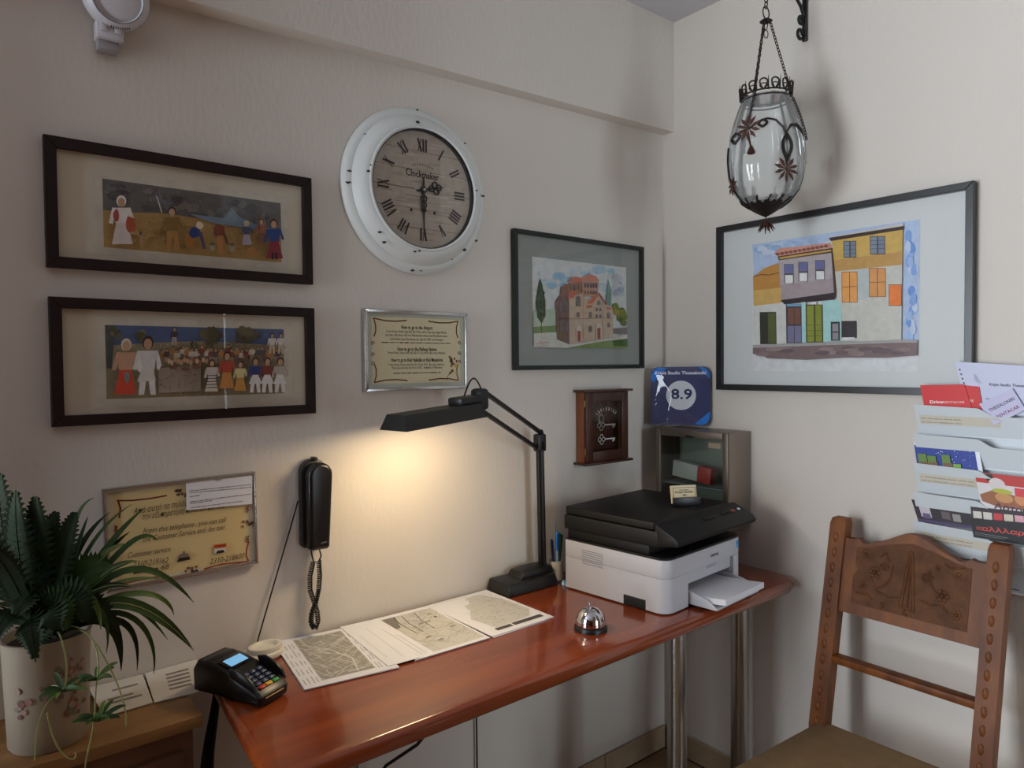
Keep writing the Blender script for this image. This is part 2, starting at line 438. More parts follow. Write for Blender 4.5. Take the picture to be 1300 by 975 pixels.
person(a, 520, 525, 265, (120, 92, 48), (156, 112, 62), hair=(54, 48, 50)); a.line([(455, 290), (425, 190)], .002, (190, 186, 176))
blotch(a, 630, 470, 38, 62, (150, 98, 46)); blotch(a, 665, 420, 46, 48, (46, 56, 106)); blotch(a, 695, 375, 28, 28, (206, 190, 160)); a.line([(700, 420), (722, 520)], .007, (70, 66, 90))
blotch(a, 820, 410, 52, 50, (112, 62, 48)); a.line([(850, 420), (872, 490)], .006, (100, 54, 44)); a.line([(825, 450), (828, 545)], .012, (160, 110, 64))
for x, y in ((775, 515), (902, 520)): blotch(a, x, y, 24, 34, (142, 128, 108)); a.disc(x, y - 22, 18, 10, (96, 84, 70))
person(a, 1000, 500, 150, (64, 70, 92), (150, 140, 150), hair=(196, 172, 130), skirt=True); blotch(a, 1030, 545, 34, 30, (156, 106, 60))
person(a, 1096, 500, 165, (136, 92, 70), (110, 70, 60)); a.line([(1080, 320), (1082, 400)], .004, (96, 70, 54))
person(a, 1178, 590, 250, (50, 66, 118), (122, 48, 56), skirt=True); a.line([(1165, 590), (1165, 555)], .005, (50, 40, 44)); a.line([(1190, 592), (1190, 556)], .005, (50, 40, 44))
g.build('print', M_print(), t, smooth=0)

# lower folk picture
t = picture('folk_picture', (-1.932, -.001, 1.334), 0, .556, .262, .022, .020, FR_DARK, (206, 196, 178), 'dark framed folk painting of a crowded village feast with trees')
g = G(); g.rect(.145 * W_, .13 * H_, .90 * W_, .86 * H_, (206, 200, 184), .0076)
a = Art(g, (57, 62), (1220, 97), (1235, 482), (80, 520), .178 * W_, .20 * H_, .865 * W_, .795 * H_); a.d = .0078
a.bg((150, 136, 106))
a.poly([(57, 62), (70, 190), (450, 170), (700, 165), (1225, 195), (1220, 97)], (84, 100, 136))
a.poly([(57, 62), (75, 330), (110, 330), (120, 150), (130, 64)], (84, 88, 86))
for x, y, r in ((130, 120, 45), (280, 135, 55), (760, 140, 92), (975, 140, 84), (660, 200, 40), (710, 240, 44), (880, 200, 40)):
    for k in range(7): blotch(a, x + random.uniform(-r, r) * .6, max(92, y + random.uniform(-r, r) * .5), r * .5, r * .45, random.choice([(92, 88, 66), (108, 104, 78), (78, 76, 62), (128, 120, 88)]))
a.line([(785, 190), (790, 245)], .008, (150, 132, 106)); a.line([(970, 190), (972, 230)], .008, (140, 120, 96))
for i in range(26): blotch(a, random.uniform(420, 1190), random.uniform(205, 265), random.uniform(14, 30), random.uniform(14, 30), random.choice([(170, 128, 72), (150, 120, 84), (122, 92, 74), (184, 160, 120), (140, 70, 56)]))
a.poly([(415, 330), (690, 310), (695, 470), (420, 480)], (178, 164, 150))
hatch(a, 90, 180, 1210, 480, 330, [(120, 104, 78), (176, 156, 120), (96, 84, 66), (150, 80, 60), (196, 184, 160), (84, 90, 96)], 0, 18)
for i in range(24): person(a, 420 + i * 32 + random.uniform(-8, 8), random.uniform(275, 310), 92, random.choice([(120, 66, 54), (190, 180, 164), (84, 76, 80), (170, 120, 70)]), random.choice([(150, 130, 104), (110, 90, 76)]))
for x in (470, 540, 610, 660): a.line([(x, 320), (x + 4, 470)], .0016, (140, 124, 110))
for x, y in ((490, 325), (565, 335), (640, 322)): a.disc(x, y, 28, 12, (110, 76, 60))
for i in range(14): a.disc(440 + i * 20, 280 + (i % 3) * 8, 10, 16, random.choice([(176, 134, 104), (140, 84, 66), (190, 160, 130)]))
person(a, 180, 485, 330, (178, 138, 112), (188, 70, 50), hair=(196, 180, 160), skirt=True); blotch(a, 188, 380, 22, 44, (116, 120, 116))
person(a, 320, 490, 350, (196, 190, 184), (202, 196, 190), head=(170, 132, 106)); a.poly([(255, 410), (378, 405), (350, 320), (290, 322)], (196, 188, 178)); blotch(a, 270, 310, 26, 50, (206, 200, 192)); blotch(a, 392, 300, 20, 56, (206, 200, 196))
person(a, 490, 190, 105, (70, 60, 62), (170, 150, 136))
person(a, 735, 470, 190, (190, 180, 170), (200, 190, 176), skirt=True)
for k in range(5): a.line([(702, 375 + k * 18), (770, 372 + k * 18)], .0016, (74, 66, 66))
person(a, 830, 450, 215, (164, 72, 54), (186, 128, 70), skirt=True); person(a, 915, 465, 175, (196, 186, 130), (186, 134, 70), skirt=True)
for x, c in ((1010, (52, 62, 110)), (1085, (120, 62, 52)), (1165, (168, 160, 146))): person(a, x, 475, 205, c, (206, 200, 194)); a.poly([(x - 42, 425), (x + 42, 422), (x + 18, 370), (x - 18, 370)], (206, 202, 196))
for x in (1110, 1165): person(a, x, 245, 120, (196, 188, 178), (180, 164, 140), hair=(52, 44, 44))
g.build('print', M_print(), t, smooth=0)

# church watercolour
W_, H_ = .598, .434
t = picture('church_picture', (-.732, -.001, 1.434), 0, W_, H_, .0135, .022, M('frame_green_black', (22, 30, 26), rough=0.3), (146, 150, 144), 'green-black framed watercolour of a domed brick church with cypress tree')
g = G()
a = Art(g, (188, 222), (772, 278), (768, 792), (190, 785), .135 * W_, .165 * H_, .865 * W_, .82 * H_); a.d = .0076
a.bg((206, 208, 206))
for i in range(40):
    blotch(a, random.uniform(240, 730), random.uniform(285, 420), random.uniform(25, 55), random.uniform(15, 32), random.choice([(168, 196, 210), (186, 204, 212), (150, 186, 206), (206, 210, 210), (196, 198, 200)]))
for i in range(10): blotch(a, random.uniform(690, 745), random.uniform(330, 450), 24, 26, random.choice([(160, 168, 184), (186, 190, 198), (196, 200, 204)]))
a.poly([(190, 560), (330, 545), (330, 700), (190, 705)], (178, 190, 170)); a.poly([(190, 660), (330, 650), (330, 695), (190, 700)], (120, 140, 90))
a.poly([(232, 355), (246, 400), (264, 500), (264, 590), (240, 640), (212, 600), (205, 510), (220, 410)], (66, 84, 66)); a.line([(238, 635), (238, 712)], .003, (84, 72, 60))
for i in range(12): blotch(a, random.uniform(218, 254), random.uniform(430, 610), 10, 14, random.choice([(52, 70, 54), (84, 102, 80)]))
a.poly([(652, 350), (672, 450), (668, 525), (636, 520), (640, 440)], (116, 146, 132))
for i in range(16): blotch(a, random.uniform(695, 750), random.uniform(515, 640), 24, 26, random.choice([(122, 128, 60), (150, 146, 72), (94, 104, 54), (104, 112, 66)]))
a.poly([(190, 700), (330, 692), (405, 770), (680, 728), (768, 698), (768, 745), (400, 790), (190, 785)], (200, 198, 188))
a.poly([(680, 668), (768, 660), (768, 705), (680, 700)], (130, 122, 118))
a.poly([(395, 788), (600, 750), (768, 732), (768, 791), (500, 790)], (124, 142, 84)); a.poly([(670, 745), (768, 732), (768, 780), (680, 778)], (78, 104, 58))
a.poly([(322, 500), (350, 462), (405, 470), (405, 768), (328, 738)], (122, 98, 88))
a.poly([(405, 475), (440, 440), (495, 445), (515, 500), (590, 440), (640, 512), (680, 545), (676, 722), (405, 768)], (190, 168, 146))
a.poly([(358, 410), (385, 390), (405, 400), (405, 470), (352, 465)], (142, 104, 90)); a.poly([(400, 385), (480, 375), (482, 450), (402, 470)], (164, 118, 98)); a.poly([(398, 378), (420, 348), (450, 342), (480, 352), (486, 378)], (196, 122, 98))
a.poly([(484, 375), (590, 375), (582, 462), (490, 470)], (182, 142, 120)); a.poly([(476, 372), (492, 345), (535, 326), (575, 340), (594, 372)], (206, 130, 104)); a.line([(533, 326), (533, 310)], .0012, (80, 70, 66))
a.poly([(392, 482), (420, 436), (445, 432), (436, 476)], (196, 108, 84)); a.poly([(512, 512), (590, 440), (585, 462), (548, 512)], (200, 108, 84)); a.poly([(590, 440), (642, 514), (632, 520), (588, 456)], (160, 84, 70)); a.poly([(635, 530), (680, 545), (640, 548)], (196, 110, 86)); a.poly([(512, 525), (545, 522), (545, 538), (512, 538)], (190, 104, 84))
for x in (505, 522, 540, 556, 572): a.poly([(x - 6, 412), (x + 6, 412), (x + 6, 388), (x, 380), (x - 6, 388)], (96, 80, 80)); a.poly([(x - 5, 452), (x + 5, 452), (x + 5, 432), (x - 5, 432)], (110, 92, 88))
for x, y0, y1, w in ((460, 460, 530, 14), (459, 565, 598, 8), (535, 560, 600, 9), (588, 490, 520, 11), (575, 535, 560, 7), (597, 535, 560, 7), (575, 578, 602, 7), (597, 578, 602, 7), (648, 565, 605, 9), (648, 630, 660, 8), (535, 650, 690, 10), (418, 395, 430, 6), (440, 392, 428, 6), (464, 390, 426, 6), (350, 500, 560, 7), (385, 500, 560, 7), (352, 620, 680, 8), (388, 630, 690, 8)):
    a.poly([(x - w, y1), (x + w, y1), (x + w, y0 + w), (x, y0), (x - w, y0 + w)], (120, 112, 112))
for x, y0, y1, w in ((462, 650, 752, 16), (585, 632, 738, 17)):
    a.poly([(x - w, y1), (x + w, y1 - 4), (x + w, y0 + w), (x, y0), (x - w, y0 + w)], (200, 190, 176)); a.rect(x - w * .6, y0 + 34, x + w * .6, y1 - 2, (158, 74, 64))
a.line([(405, 610), (676, 600)], .0014, (140, 110, 96)); a.line([(328, 606), (405, 610)], .0014, (84, 66, 62)); a.line([(490, 480), (490, 755)], .0012, (150, 126, 110)); a.line([(612, 490), (612, 738)], .0012, (150, 126, 110))
a.line([(205, 768), (225, 752), (240, 764), (260, 752), (282, 762)], .0012, (190, 96, 70)); a.line([(214, 782), (262, 774)], .001, (190, 110, 84))
g.build('print', M_print(), t, smooth=0)

# old houses watercolour on the right wall
W_, H_ = .777, .556
t = picture('houses_picture', (-.001, -.248, 1.359), RIGHT, W_, H_, .019, .026, M('frame_black', (20, 19, 21), rough=0.35), (206, 208, 206), 'large black framed watercolour of old town houses in a white mat', glass=M_glass('matt_picture_glass', gloss=0.35, ior=1.22))
g = G()
a = Art(g, (74, 188), (1104, 41), (1092, 986), (58, 970), .166 * W_, .116 * H_, .827 * W_, .866 * H_); a.d = .0076
a.bg((214, 216, 216))
a.poly([(74, 188), (78, 385), (235, 300), (560, 160), (1005, 90), (990, 790), (1092, 800), (1104, 42)], (176, 194, 222))
for i in range(26):
    x = random.uniform(100, 540); blotch(a, x, random.uniform(205, 255) - (x - 74) * .09, 40, 22, random.choice([(150, 178, 214), (196, 206, 224), (164, 188, 218)]))
for i in range(24): blotch(a, random.uniform(1030, 1076), random.uniform(130, 770), 24, 40, random.choice([(130, 164, 218), (160, 186, 226), (190, 204, 228), (110, 148, 210)]))
a.poly([(78, 385), (150, 332), (235, 302), (252, 548), (78, 566)], (190, 136, 66)); a.poly([(78, 470), (248, 455), (252, 548), (78, 566)], (204, 166, 96)); a.line([(80, 384), (130, 372), (180, 376), (236, 362)], .003, (120, 76, 40))
a.poly([(75, 566), (282, 545), (282, 802), (74, 812)], (208, 208, 202)); a.rect(114, 604, 216, 804, (52, 52, 40)); a.rect(164, 610, 212, 800, (86, 92, 50))
a.poly([(236, 288), (560, 235), (576, 525), (250, 532)], (176, 166, 168)); a.poly([(250, 440), (568, 400), (574, 525), (250, 532)], (164, 150, 152))
a.poly([(560, 236), (604, 222), (586, 520), (576, 526)], (74, 54, 48)); a.poly([(245, 532), (584, 488), (578, 532), (268, 558)], (52, 40, 44))
a.poly([(208, 246), (240, 214), (550, 182), (562, 212), (235, 262)], (206, 146, 130)); a.poly([(232, 262), (604, 208), (604, 238), (238, 286)], (88, 60, 44)); a.poly([(240, 268), (560, 224), (560, 234), (244, 280)], (196, 160, 84))
for k in range(12): a.disc(232 + k * 27, 248 - k * 4.2, 13, 9, (134, 82, 66))
for x, y in ((274, 314), (362, 302), (466, 292)):
    a.rect(x - 4, y - 4, x + 54, y + 116, (96, 84, 88)); a.rect(x, y, x + 50, y + 52, (106, 110, 156)); a.rect(x + 2, y + 64, x + 50, y + 114, (222, 222, 220))
a.poly([(565, 162), (1002, 102), (998, 322), (585, 360)], (204, 168, 88)); a.poly([(580, 290), (998, 240), (998, 322), (585, 360)], (190, 148, 84))
a.poly([(548, 146), (1006, 68), (1008, 88), (556, 156)], (200, 194, 188)); a.poly([(548, 152), (1008, 84), (1008, 106), (560, 172)], (62, 46, 36))
for x0, y0, x1, y1 in ((642, 176, 712, 270), (805, 148, 890, 252)):
    a.rect(x0 - 4, y0 - 4, x1 + 4, y1 + 5, (80, 66, 60)); a.rect(x0, y0, (x0 + x1) / 2 - 4, y1, (124, 136, 150)); a.rect((x0 + x1) / 2 + 4, y0, x1, y1, (118, 128, 144))
    for k in range(3): a.line([(x0, y0 + 25 + k * 25), (x1, y0 + 22 + k * 25)], .0014, (76, 80, 92))
a.poly([(585, 360), (998, 322), (990, 792), (618, 792)], (198, 196, 186)); a.poly([(722, 352), (796, 346), (796, 520), (722, 540)], (184, 190, 190))
for x0, y0, x1, y1, c in ((628, 364, 719, 549, (228, 160, 88)), (797, 344, 894, 517, (214, 150, 88)), (918, 446, 991, 573, (232, 124, 56))):
    a.rect(x0 - 3, y0 - 3, x1 + 3, y1 + 3, (84, 56, 40)); a.rect(x0, y0, x1, y1, c)
    if x0 < 900: a.line([((x0 + x1) / 2, y0), ((x0 + x1) / 2, y1)], .002, (104, 64, 40)); a.line([(x0, (y0 + y1) / 2), (x1, (y0 + y1) / 2 - 4)], .0016, (120, 76, 46))
a.rect(375, 546, 404, 796, (166, 208, 206)); a.poly([(508, 540), (600, 534), (622, 580), (622, 790), (508, 793)], (168, 210, 206)); a.rect(436, 546, 468, 560, (226, 226, 224))
a.rect(280, 556, 376, 800, (64, 58, 66)); a.rect(286, 556, 374, 572, (116, 158, 186)); a.rect(292, 580, 370, 682, (120, 78, 64)); a.rect(288, 692, 372, 796, (120, 116, 146)); a.line([(330, 580), (330, 796)], .002, (60, 52, 64))
a.rect(402, 562, 506, 797, (70, 72, 36)); a.rect(410, 568, 452, 792, (138, 146, 54)); a.rect(462, 566, 500, 792, (132, 138, 48)); 
for k in range(3): a.line([(410, 690 + k * 34), (500, 688 + k * 34)], .0014, (84, 88, 40))
a.rect(556, 670, 612, 788, (58, 52, 58)); a.rect(566, 682, 602, 730, (146, 142, 148)); a.rect(566, 738, 602, 782, (140, 136, 142)); a.rect(622, 666, 716, 772, (54, 46, 50)); a.rect(626, 768, 704, 784, (216, 214, 210))
a.poly([(72, 808), (1000, 786), (1090, 790), (1090, 812), (1000, 806), (74, 828)], (164, 160, 158)); a.poly([(72, 826), (1000, 804), (1090, 806), (1088, 886), (900, 898), (640, 894), (400, 905), (160, 892), (130, 872), (72, 864)], (124, 104, 104))
for i in range(22): blotch(a, random.uniform(130, 1040), random.uniform(832, 876), 60, 16, random.choice([(112, 92, 92), (136, 116, 114), (104, 88, 92), (146, 128, 124)]))
g.build('print', M_print(), t, smooth=0)
def art_text(a, txt, x0, x1, y, h, col, bold=False, shear=0.0, y1=None):
    p0, p1 = a.p((x0, y)), a.p((x1, y if y1 is None else y1))
    wd = math.hypot(p1[0] - p0[0], p1[1] - p0[1]); rot = math.atan2(p1[1] - p0[1], p1[0] - p0[0])
    a.g.text(txt, p0[0], p0[1], h, col, a.nx(), 'l', width=wd, rot=rot, bold=bold, shear=shear)
def worn_line(g, u0, v0, u1, v1, h, col, d, seed=1):
    """a line of print too blurred to read: word-long bars of uneven height"""
    r_ = random.Random(seed + int(abs(u0 + v0) * 1e4)); L = math.hypot(u1 - u0, v1 - v0); x = 0.0
    tx, ty = (u1 - u0) / L, (v1 - v0) / L
    while x < L:
        wl = min(L - x, h * r_.uniform(1.2, 4.5)); hh = h * r_.uniform(.38, .62)
        a_, b_ = (u0 + tx * x - ty * h * .4, v0 + ty * x + tx * h * .4), (u0 + tx * (x + wl) - ty * h * .4, v0 + ty * (x + wl) + tx * h * .4)
        g.stroke([a_, b_], hh, col, d); x += wl + h * r_.uniform(.5, .9)
def worn_text(a, x0, x1, y, h, col, y1=None):
    p0, p1 = a.p((x0, y)), a.p((x1, y if y1 is None else y1)); worn_line(a.g, p0[0], p0[1], p1[0], p1[1], h, col, a.nx())
STEEL = M('brushed_steel', (168, 164, 160), rough=0.28, metal=1.0, bump=0.05, bscale=90, stretch=(1, 1, 0.05))
SILVER = M('silver_moulding', (190, 190, 188), rough=0.22, metal=0.9)
BLACK = M('black_plastic', (16, 16, 18), rough=0.38, bump=0.03, bscale=400)
BLACK_G = M('black_gloss', (10, 10, 12), rough=0.15)
WHITE_P = M('white_plastic', (216, 210, 196), rough=0.4)
PAPER = M('paper', (222, 222, 228), rough=0.8, spec=0.2)

# ------------------------------------------------------------------ clock
t = thing('wall_clock', (-1.068, -.001, 1.930), 0, 'round white distressed wall clock with roman numerals on a wood-look dial', 'clock')
RIM = M('chipped_white_paint', (212, 214, 212), rough=0.45, var=0.02, vscale=3, bump=0.05, bscale=40)
G().lathe([(.10, .004), (.226, .0), (.227, .010), (.221, .019), (.213, .024), (.205, .024), (.201, .029), (.196, .037), (.186, .047), (.176, .052), (.170, .052), (.166, .055), (.161, .053), (.1605, .030), (.10, .030)], 72, axis='y', closed=True).build('rim', RIM, t)
G().lathe([(.1604, .052), (.1585, .052), (.1575, .0365), (.1604, .0365)], 72, axis='y', closed=True).build('inner_ring', BLACK, t)
g = G(); R0 = .1585
g.disc(0, 0, R0, R0, (176, 164, 150), .0365, n=64)
d = .0366
for k in range(90):
    x, y = random.uniform(-.15, .15), random.uniform(-.15, .15); l = random.uniform(.01, .045)
    if math.hypot(abs(x) + l, y) > .155: continue
    g.stroke([(x - l, y), (x + l, y + random.uniform(-.001, .001))], random.uniform(.0008, .0035), random.choice([(158, 146, 132), (190, 180, 166), (142, 128, 116), (200, 190, 178), (150, 134, 122)]), d); d += .000004
for y in (-.104, -.052, .0, .052, .104):
    x = math.sqrt(R0 ** 2 - y * y) - .001; g.stroke([(-x, y), (x, y - .002)], .0011, (96, 84, 76), d)
g.text('Clockmaker', 0, .033, .020, (52, 40, 38), .0373, width=.105)
g.text('Clockmaker', .0006, .0326, .020, (52, 40, 38), .0373, width=.105)
for k in range(9):
    an = PI / 2 + .42 - k * .105; g.stroke([(.075 * math.cos(an), .075 * math.sin(an) - .008), (.079 * math.cos(an), .079 * math.sin(an) - .008)], .003, (120, 106, 98), .0373)
for x in (-.037, .037): g.disc(x, -.058, .0045, .0045, (60, 48, 42), .0373)
g.build('dial', M_print(), t, smooth=0)
INK = M('numeral_ink', (44, 34, 34), rough=0.6)
for k, s in enumerate(['XII', 'I', 'II', 'III', 'IIII', 'V', 'VI', 'VII', 'VIII', 'IX', 'X', 'XI']):
    th = -k * PI / 6
    g = G(Matrix.Rotation(-th, 4, 'Y') @ Matrix.Translation((0, 0, .121)))
    wds = {'I': .0085, 'V': .0145, 'X': .0155}; tot = sum(wds[c] for c in s); x = -tot / 2
    hh = .017
    def st(xa, za, xb, zb, wd):
        dx, dz = xb - xa, zb - za; L = math.hypot(dx, dz); nx, nz = -dz / L * wd / 2, dx / L * wd / 2
        g.prism([(xa - nx, za - nz), (xb - nx, zb - nz), (xb + nx, zb + nz), (xa + nx, za + nz)], .0374, .0380)
    for c in s:
        m = x + wds[c] / 2
        if c == 'I': st(m, -hh, m, hh, .0050)
        if c == 'V': st(m - .005, hh, m, -hh, .0050); st(m + .005, hh, m, -hh, .0018)
        if c == 'X': st(m - .0055, hh, m + .0055, -hh, .0050); st(m + .0055, hh, m - .0055, -hh, .0018)
        x += wds[c]
    g.build('numeral', INK, t, smooth=0)
HAND = M('clock_hand', (34, 30, 32), rough=0.45)
def hand(nm, ang, L, tail, ringz, d):
    g = G(Matrix.Rotation(ang, 4, 'Y'))
    g.prism([(-.0022, -tail), (.0022, -tail), (.0032, -.012), (.0032, .012), (.0018, L * .8), (0, L), (-.0018, L * .8), (-.0032, .012), (-.0032, -.012)], d, d + .0012)
    g.prism([(-.010, 0), (-.005, -.009), (.005, -.009), (.010, 0), (.005, .009), (-.005, .009)], d, d + .0014)
    for (x, z, r) in ringz: g.tube([(x + r * math.cos(q * PI / 8), -d - .001, z + r * math.sin(q * PI / 8)) for q in range(16)], .0019, 6, closed=True)
    g.build(nm, HAND, t)
hand('hour_hand', math.radians(76), .074, .022, [(0, .028, .008), (-.009, .041, .008), (.009, .041, .008), (0, .052, .008)], .0395)
hand('minute_hand', math.radians(180), .125, .034, [(0, .024, .009), (0, .041, .008), (0, .055, .006)], .042)
G().lathe([(.0, .047), (.004, .047), (.0045, .044), (.0045, .039)], 16, axis='y').build('hand_cap', SILVER, t)
g = G()
for an, r in ((92, .221), (97, .176), (112, .178), (143, .205), (168, .168), (172, .173), (176, .212), (181, .214), (232, .200), (225, .190), (258, .176), (262, .171), (268, .217), (263, .220), (300, .203), (309, .200), (4, .205), (8, .170), (45, .222), (330, .224), (2, .198)):
    an = math.radians(an + random.uniform(-2, 2)); n = 7
    hgt = {True: .0245, False: .0535}[r > .2]
    if .176 < r <= .2: hgt = .049
    if r > .2145: hgt = .0215
    cx, cz = r * math.cos(an), r * math.sin(an); s_ = random.uniform(.003, .006)
    pts = [(cx + s_ * random.uniform(.35, 1.1) * math.cos(2 * PI * i / n) * 1.3, cz + s_ * random.uniform(.25, .8) * math.sin(2 * PI * i / n)) for i in range(n)]
    g.prism(pts, hgt - .006, hgt + .0004)
ch = g.build('paint_chip', M('bare_dark_metal', (40, 36, 36), rough=0.7), t, smooth=0); ch['kind'] = 'stuff'
G().lathe([(.0, .0485), (.1592, .0485), (.1592, .0478), (.0, .0478)], 48, axis='y').build('glass', M_glass('picture_glass'), t)

# ------------------------------------------------------------------ airport sign
W_, H_ = .331, .219
t = thing('direction_sign', (-1.238, -.001, 1.383), 0, 'silver framed cream notice with printed airport and station directions', 'sign')
def thin_frame(t, W, H, bw, depth):
    for nm, pts in zip(('frame_rail', 'frame_rail', 'frame_stile', 'frame_stile'), ([(0, 0), (W, 0), (W - bw, bw), (bw, bw)], [(0, H), (bw, H - bw), (W - bw, H - bw), (W, H)], [(0, 0), (bw, bw), (bw, H - bw), (0, H)], [(W, 0), (W, H), (W - bw, H - bw), (W - bw, bw)])):
        G().prism(pts, 0.001, depth, bevel=.002, seg=2).build(nm, SILVER, t)
thin_frame(t, W_, H_, .010, .016)
g = G(); CR = (206, 194, 158); BR_ = (96, 48, 32); TX = (48, 42, 34)
g.box((W_ / 2, -.005, H_ / 2), (W_ - .012, .008, H_ - .012))
for f in g.bm.faces:
    for l in f.loops: l[g.lay] = (*lin((176, 176, 160)), 1)
D = .0092
g.rect(.024, .020, W_ - .024, H_ - .020, CR, D)
def scroll_border(g, u0, v0, u1, v1, d, col, wd=.0035):
    w, h = u1 - u0, v1 - v0
    for sx, sy in ((0, 0), (1, 0), (0, 1), (1, 1)):
        X = lambda q: (u0 + q if sx == 0 else u1 - q); Yv = lambda q: (v0 + q if sy == 0 else v1 - q)
        g.stroke([(X(0), Yv(0)), (X(w * .12), Yv(.0055)), (X(w * .24), Yv(.0065)), (X(w * .37), Yv(.003))], wd, col, d)
        g.stroke([(X(0), Yv(0)), (X(.0055), Yv(h * .1)), (X(.006), Yv(h * .2)), (X(.001), Yv(h * .28))], wd, col, d + .00005)
scroll_border(g, .030, .024, W_ - .030, H_ - .024, D + .0001, BR_)
def curl(g, u, v, s, col, d, flip=1):
    g.stroke([(u + flip * s * (.9 - .09 * k) * math.cos(k * .9), v + s * (.9 - .09 * k) * math.sin(k * .9)) for k in range(9)], s * .28, col, d)
for v in (.128, .098, .074): curl(g, .026, v, .007, (136, 60, 40), D + .0002); curl(g, W_ - .026, v + .004, .007, (110, 56, 40), D + .0002, -1)
rows = [('How to go to the Airport', .155, .35, .0105, 1), ('From Kripis Studio take Bus No.10 but off at  Bus stop Agias Marias', .218, .67, .0072, 0), ('and then walk about 150 m in Mitropoleos street near Dimokratia street', .272, .69, .0072, 0), ('and find Bus Stop Dimokratia, the  Bus No 78N  to the Airport', .332, .60, .0072, 0), (None, .380, .77, .0066, 0),
        ('How to go to the Railway Station', .482, .44, .0105, 1), ('From Kripis Studio take Bus No.10, but off at  Bus stop Stathmos', .535, .64, .0072, 0), ('How to go to Ktel Halkidiki or Ktel Makedonia', .645, .58, .0105, 1), ('From Kripis Studio take Bus No.10 but off at  Bus stop Stathmos,', .712, .63, .0072, 0), ('There you take Bus No 45 to KTEL    Halkidiki or Makedonia', .760, .57, .0072, 0), (None, .835, .53, .0062, 0)]
for s_, fy, fw_, h_, b_ in rows:
    if s_ is None:
        hw = fw_ * (W_ - .045) / 2; vv = H_ - .018 - fy * (H_ - .036) - h_ * .4; worn_line(g, W_ * .495 - hw, vv, W_ * .495 + hw, vv, h_ * .8, (96, 86, 68), D + .0003)
    else: g.text(s_, W_ * .495, H_ - .018 - fy * (H_ - .036) - h_ * .4, h_, TX, D + .0003, width=fw_ * (W_ - .045), bold=bool(b_))
for k in range(16): g.disc(W_ - .048 + random.uniform(-.014, .012), .072 + random.uniform(-.026, .022), random.uniform(.003, .006), random.uniform(.003, .006), random.choice([(70, 40, 34), (150, 112, 50), (120, 60, 50), (84, 76, 44), (190, 150, 70)]), D + .0003 + k * .00001, n=6)
g.stroke([(W_ - .056, .052), (W_ - .068, .036), (W_ - .072, .026)], .002, (96, 84, 50), D + .0003)
g.build('print', M_plain_print(), t, smooth=0)

# ------------------------------------------------------------------ telephone sign with a paper note taped over one corner
W_, H_ = .319, .221
t = thing('telephone_sign', (-1.843, -.001, .977), 0, 'silver framed cream notice with customer service and taxi telephone numbers', 'sign', rot=(0, -.016, 0))
thin_frame(t, W_, H_, .009, .016)
g = G(); g.box((W_ / 2, -.005, H_ / 2), (W_ - .012, .008, H_ - .012))
for f in g.bm.faces:
    for l in f.loops: l[g.lay] = (*lin((200, 190, 160)), 1)
g.rect(.020, .016, W_ - .022, H_ - .016, (208, 186, 136), .0092)
a = Art(g, (65, 185), (1208, 52), (1230, 740), (92, 969), 0, 0, W_, H_); a.d = .0093
RB = (150, 58, 34)
a.line([(180, 272), (300, 270), (430, 255), (550, 234)], .0034, (110, 44, 34)); a.line([(190, 280), (205, 330), (195, 400)], .0036, (110, 44, 34))
a.line([(830, 785), (950, 752), (1060, 738), (1160, 726)], .0034, RB); a.line([(1160, 726), (1142, 690), (1146, 630), (1162, 580)], .0034, RB)
a.line([(190, 905), (330, 872), (450, 850), (560, 838)], .0034, RB)
for x, y in ((660, 215), (730, 785), (1155, 450)):
    for k in range(10): blotch(a, x + random.uniform(-42, 42), y + random.uniform(-24, 24), 13, 13, random.choice([(70, 44, 44), (120, 60, 66), (90, 84, 52), (140, 90, 70)]), n=6)
for y in (320, 345, 545, 570): a.line([(1135, y), (1160, y - 10), (1150, y + 14), (1138, y + 8)], .002, (120, 60, 40))
for y in (470, 495): blotch(a, 168, y, 16, 18, (130, 56, 44))
DK = (70, 54, 40)
art_text(a, 'Από αυτό το τηλέφωνο μπορείτε', 300, 980, 372, .0125, DK, shear=.25, y1=262)
art_text(a, 'την εξυπηρέτηση πελατών και ταξί', 360, 985, 414, .0125, DK, shear=.25, y1=322)
art_text(a, 'From this telephone , you can call', 370, 985, 520, .0125, DK, shear=.25, y1=432)
art_text(a, 'the Customer Service and  for taxi', 365, 975, 582, .0125, DK, shear=.25, y1=487)
art_text(a, 'Customer service', 250, 572, 702, .012, DK, shear=.25, y1=652)
art_text(a, '2310-219162', 290, 552, 775, .0135, DK, shear=.25, y1=738)
art_text(a, '68', 500, 556, 792, .0125, DK, shear=.25, y1=784); worn_text(a, 300, 485, 826, .0105, DK, y1=796)
art_text(a, '2310-218600', 868, 1122, 748, .0135, DK, shear=.25, y1=702)
a.poly([(620, 730), (722, 712), (715, 690), (640, 702)], (40, 32, 32)); a.poly([(628, 702), (718, 690), (705, 668), (672, 660), (645, 675)], (120, 108, 104)); a.disc(675, 656, 6, 8, (60, 50, 48))
a.poly([(898, 628), (992, 616), (992, 590), (898, 602)], (198, 84, 40)); a.poly([(900, 665), (990, 652), (985, 622), (905, 632)], (206, 202, 196)); a.poly([(912, 668), (980, 658), (970, 640), (925, 645)], (44, 42, 48))
art_text(a, 'TAXI', 910, 982, 622, .0045, (90, 30, 24), y1=612, bold=True)
g.build('print', M_plain_print(), t, smooth=0)
n = thing('paper_note', (-1.843, -.001, .977), 0, 'small white typed note stuck over corner of the telephone notice', 'note', rot=(0, -.016, 0))
g = G()
a = Art(g, (65, 185), (1208, 52), (1230, 740), (92, 969), 0, 0, W_, H_)
ps = [a.p(q) for q in ((692, 340), (1180, 292), (1182, 82), (690, 140))]
g.prism(ps, .0163, .0168)
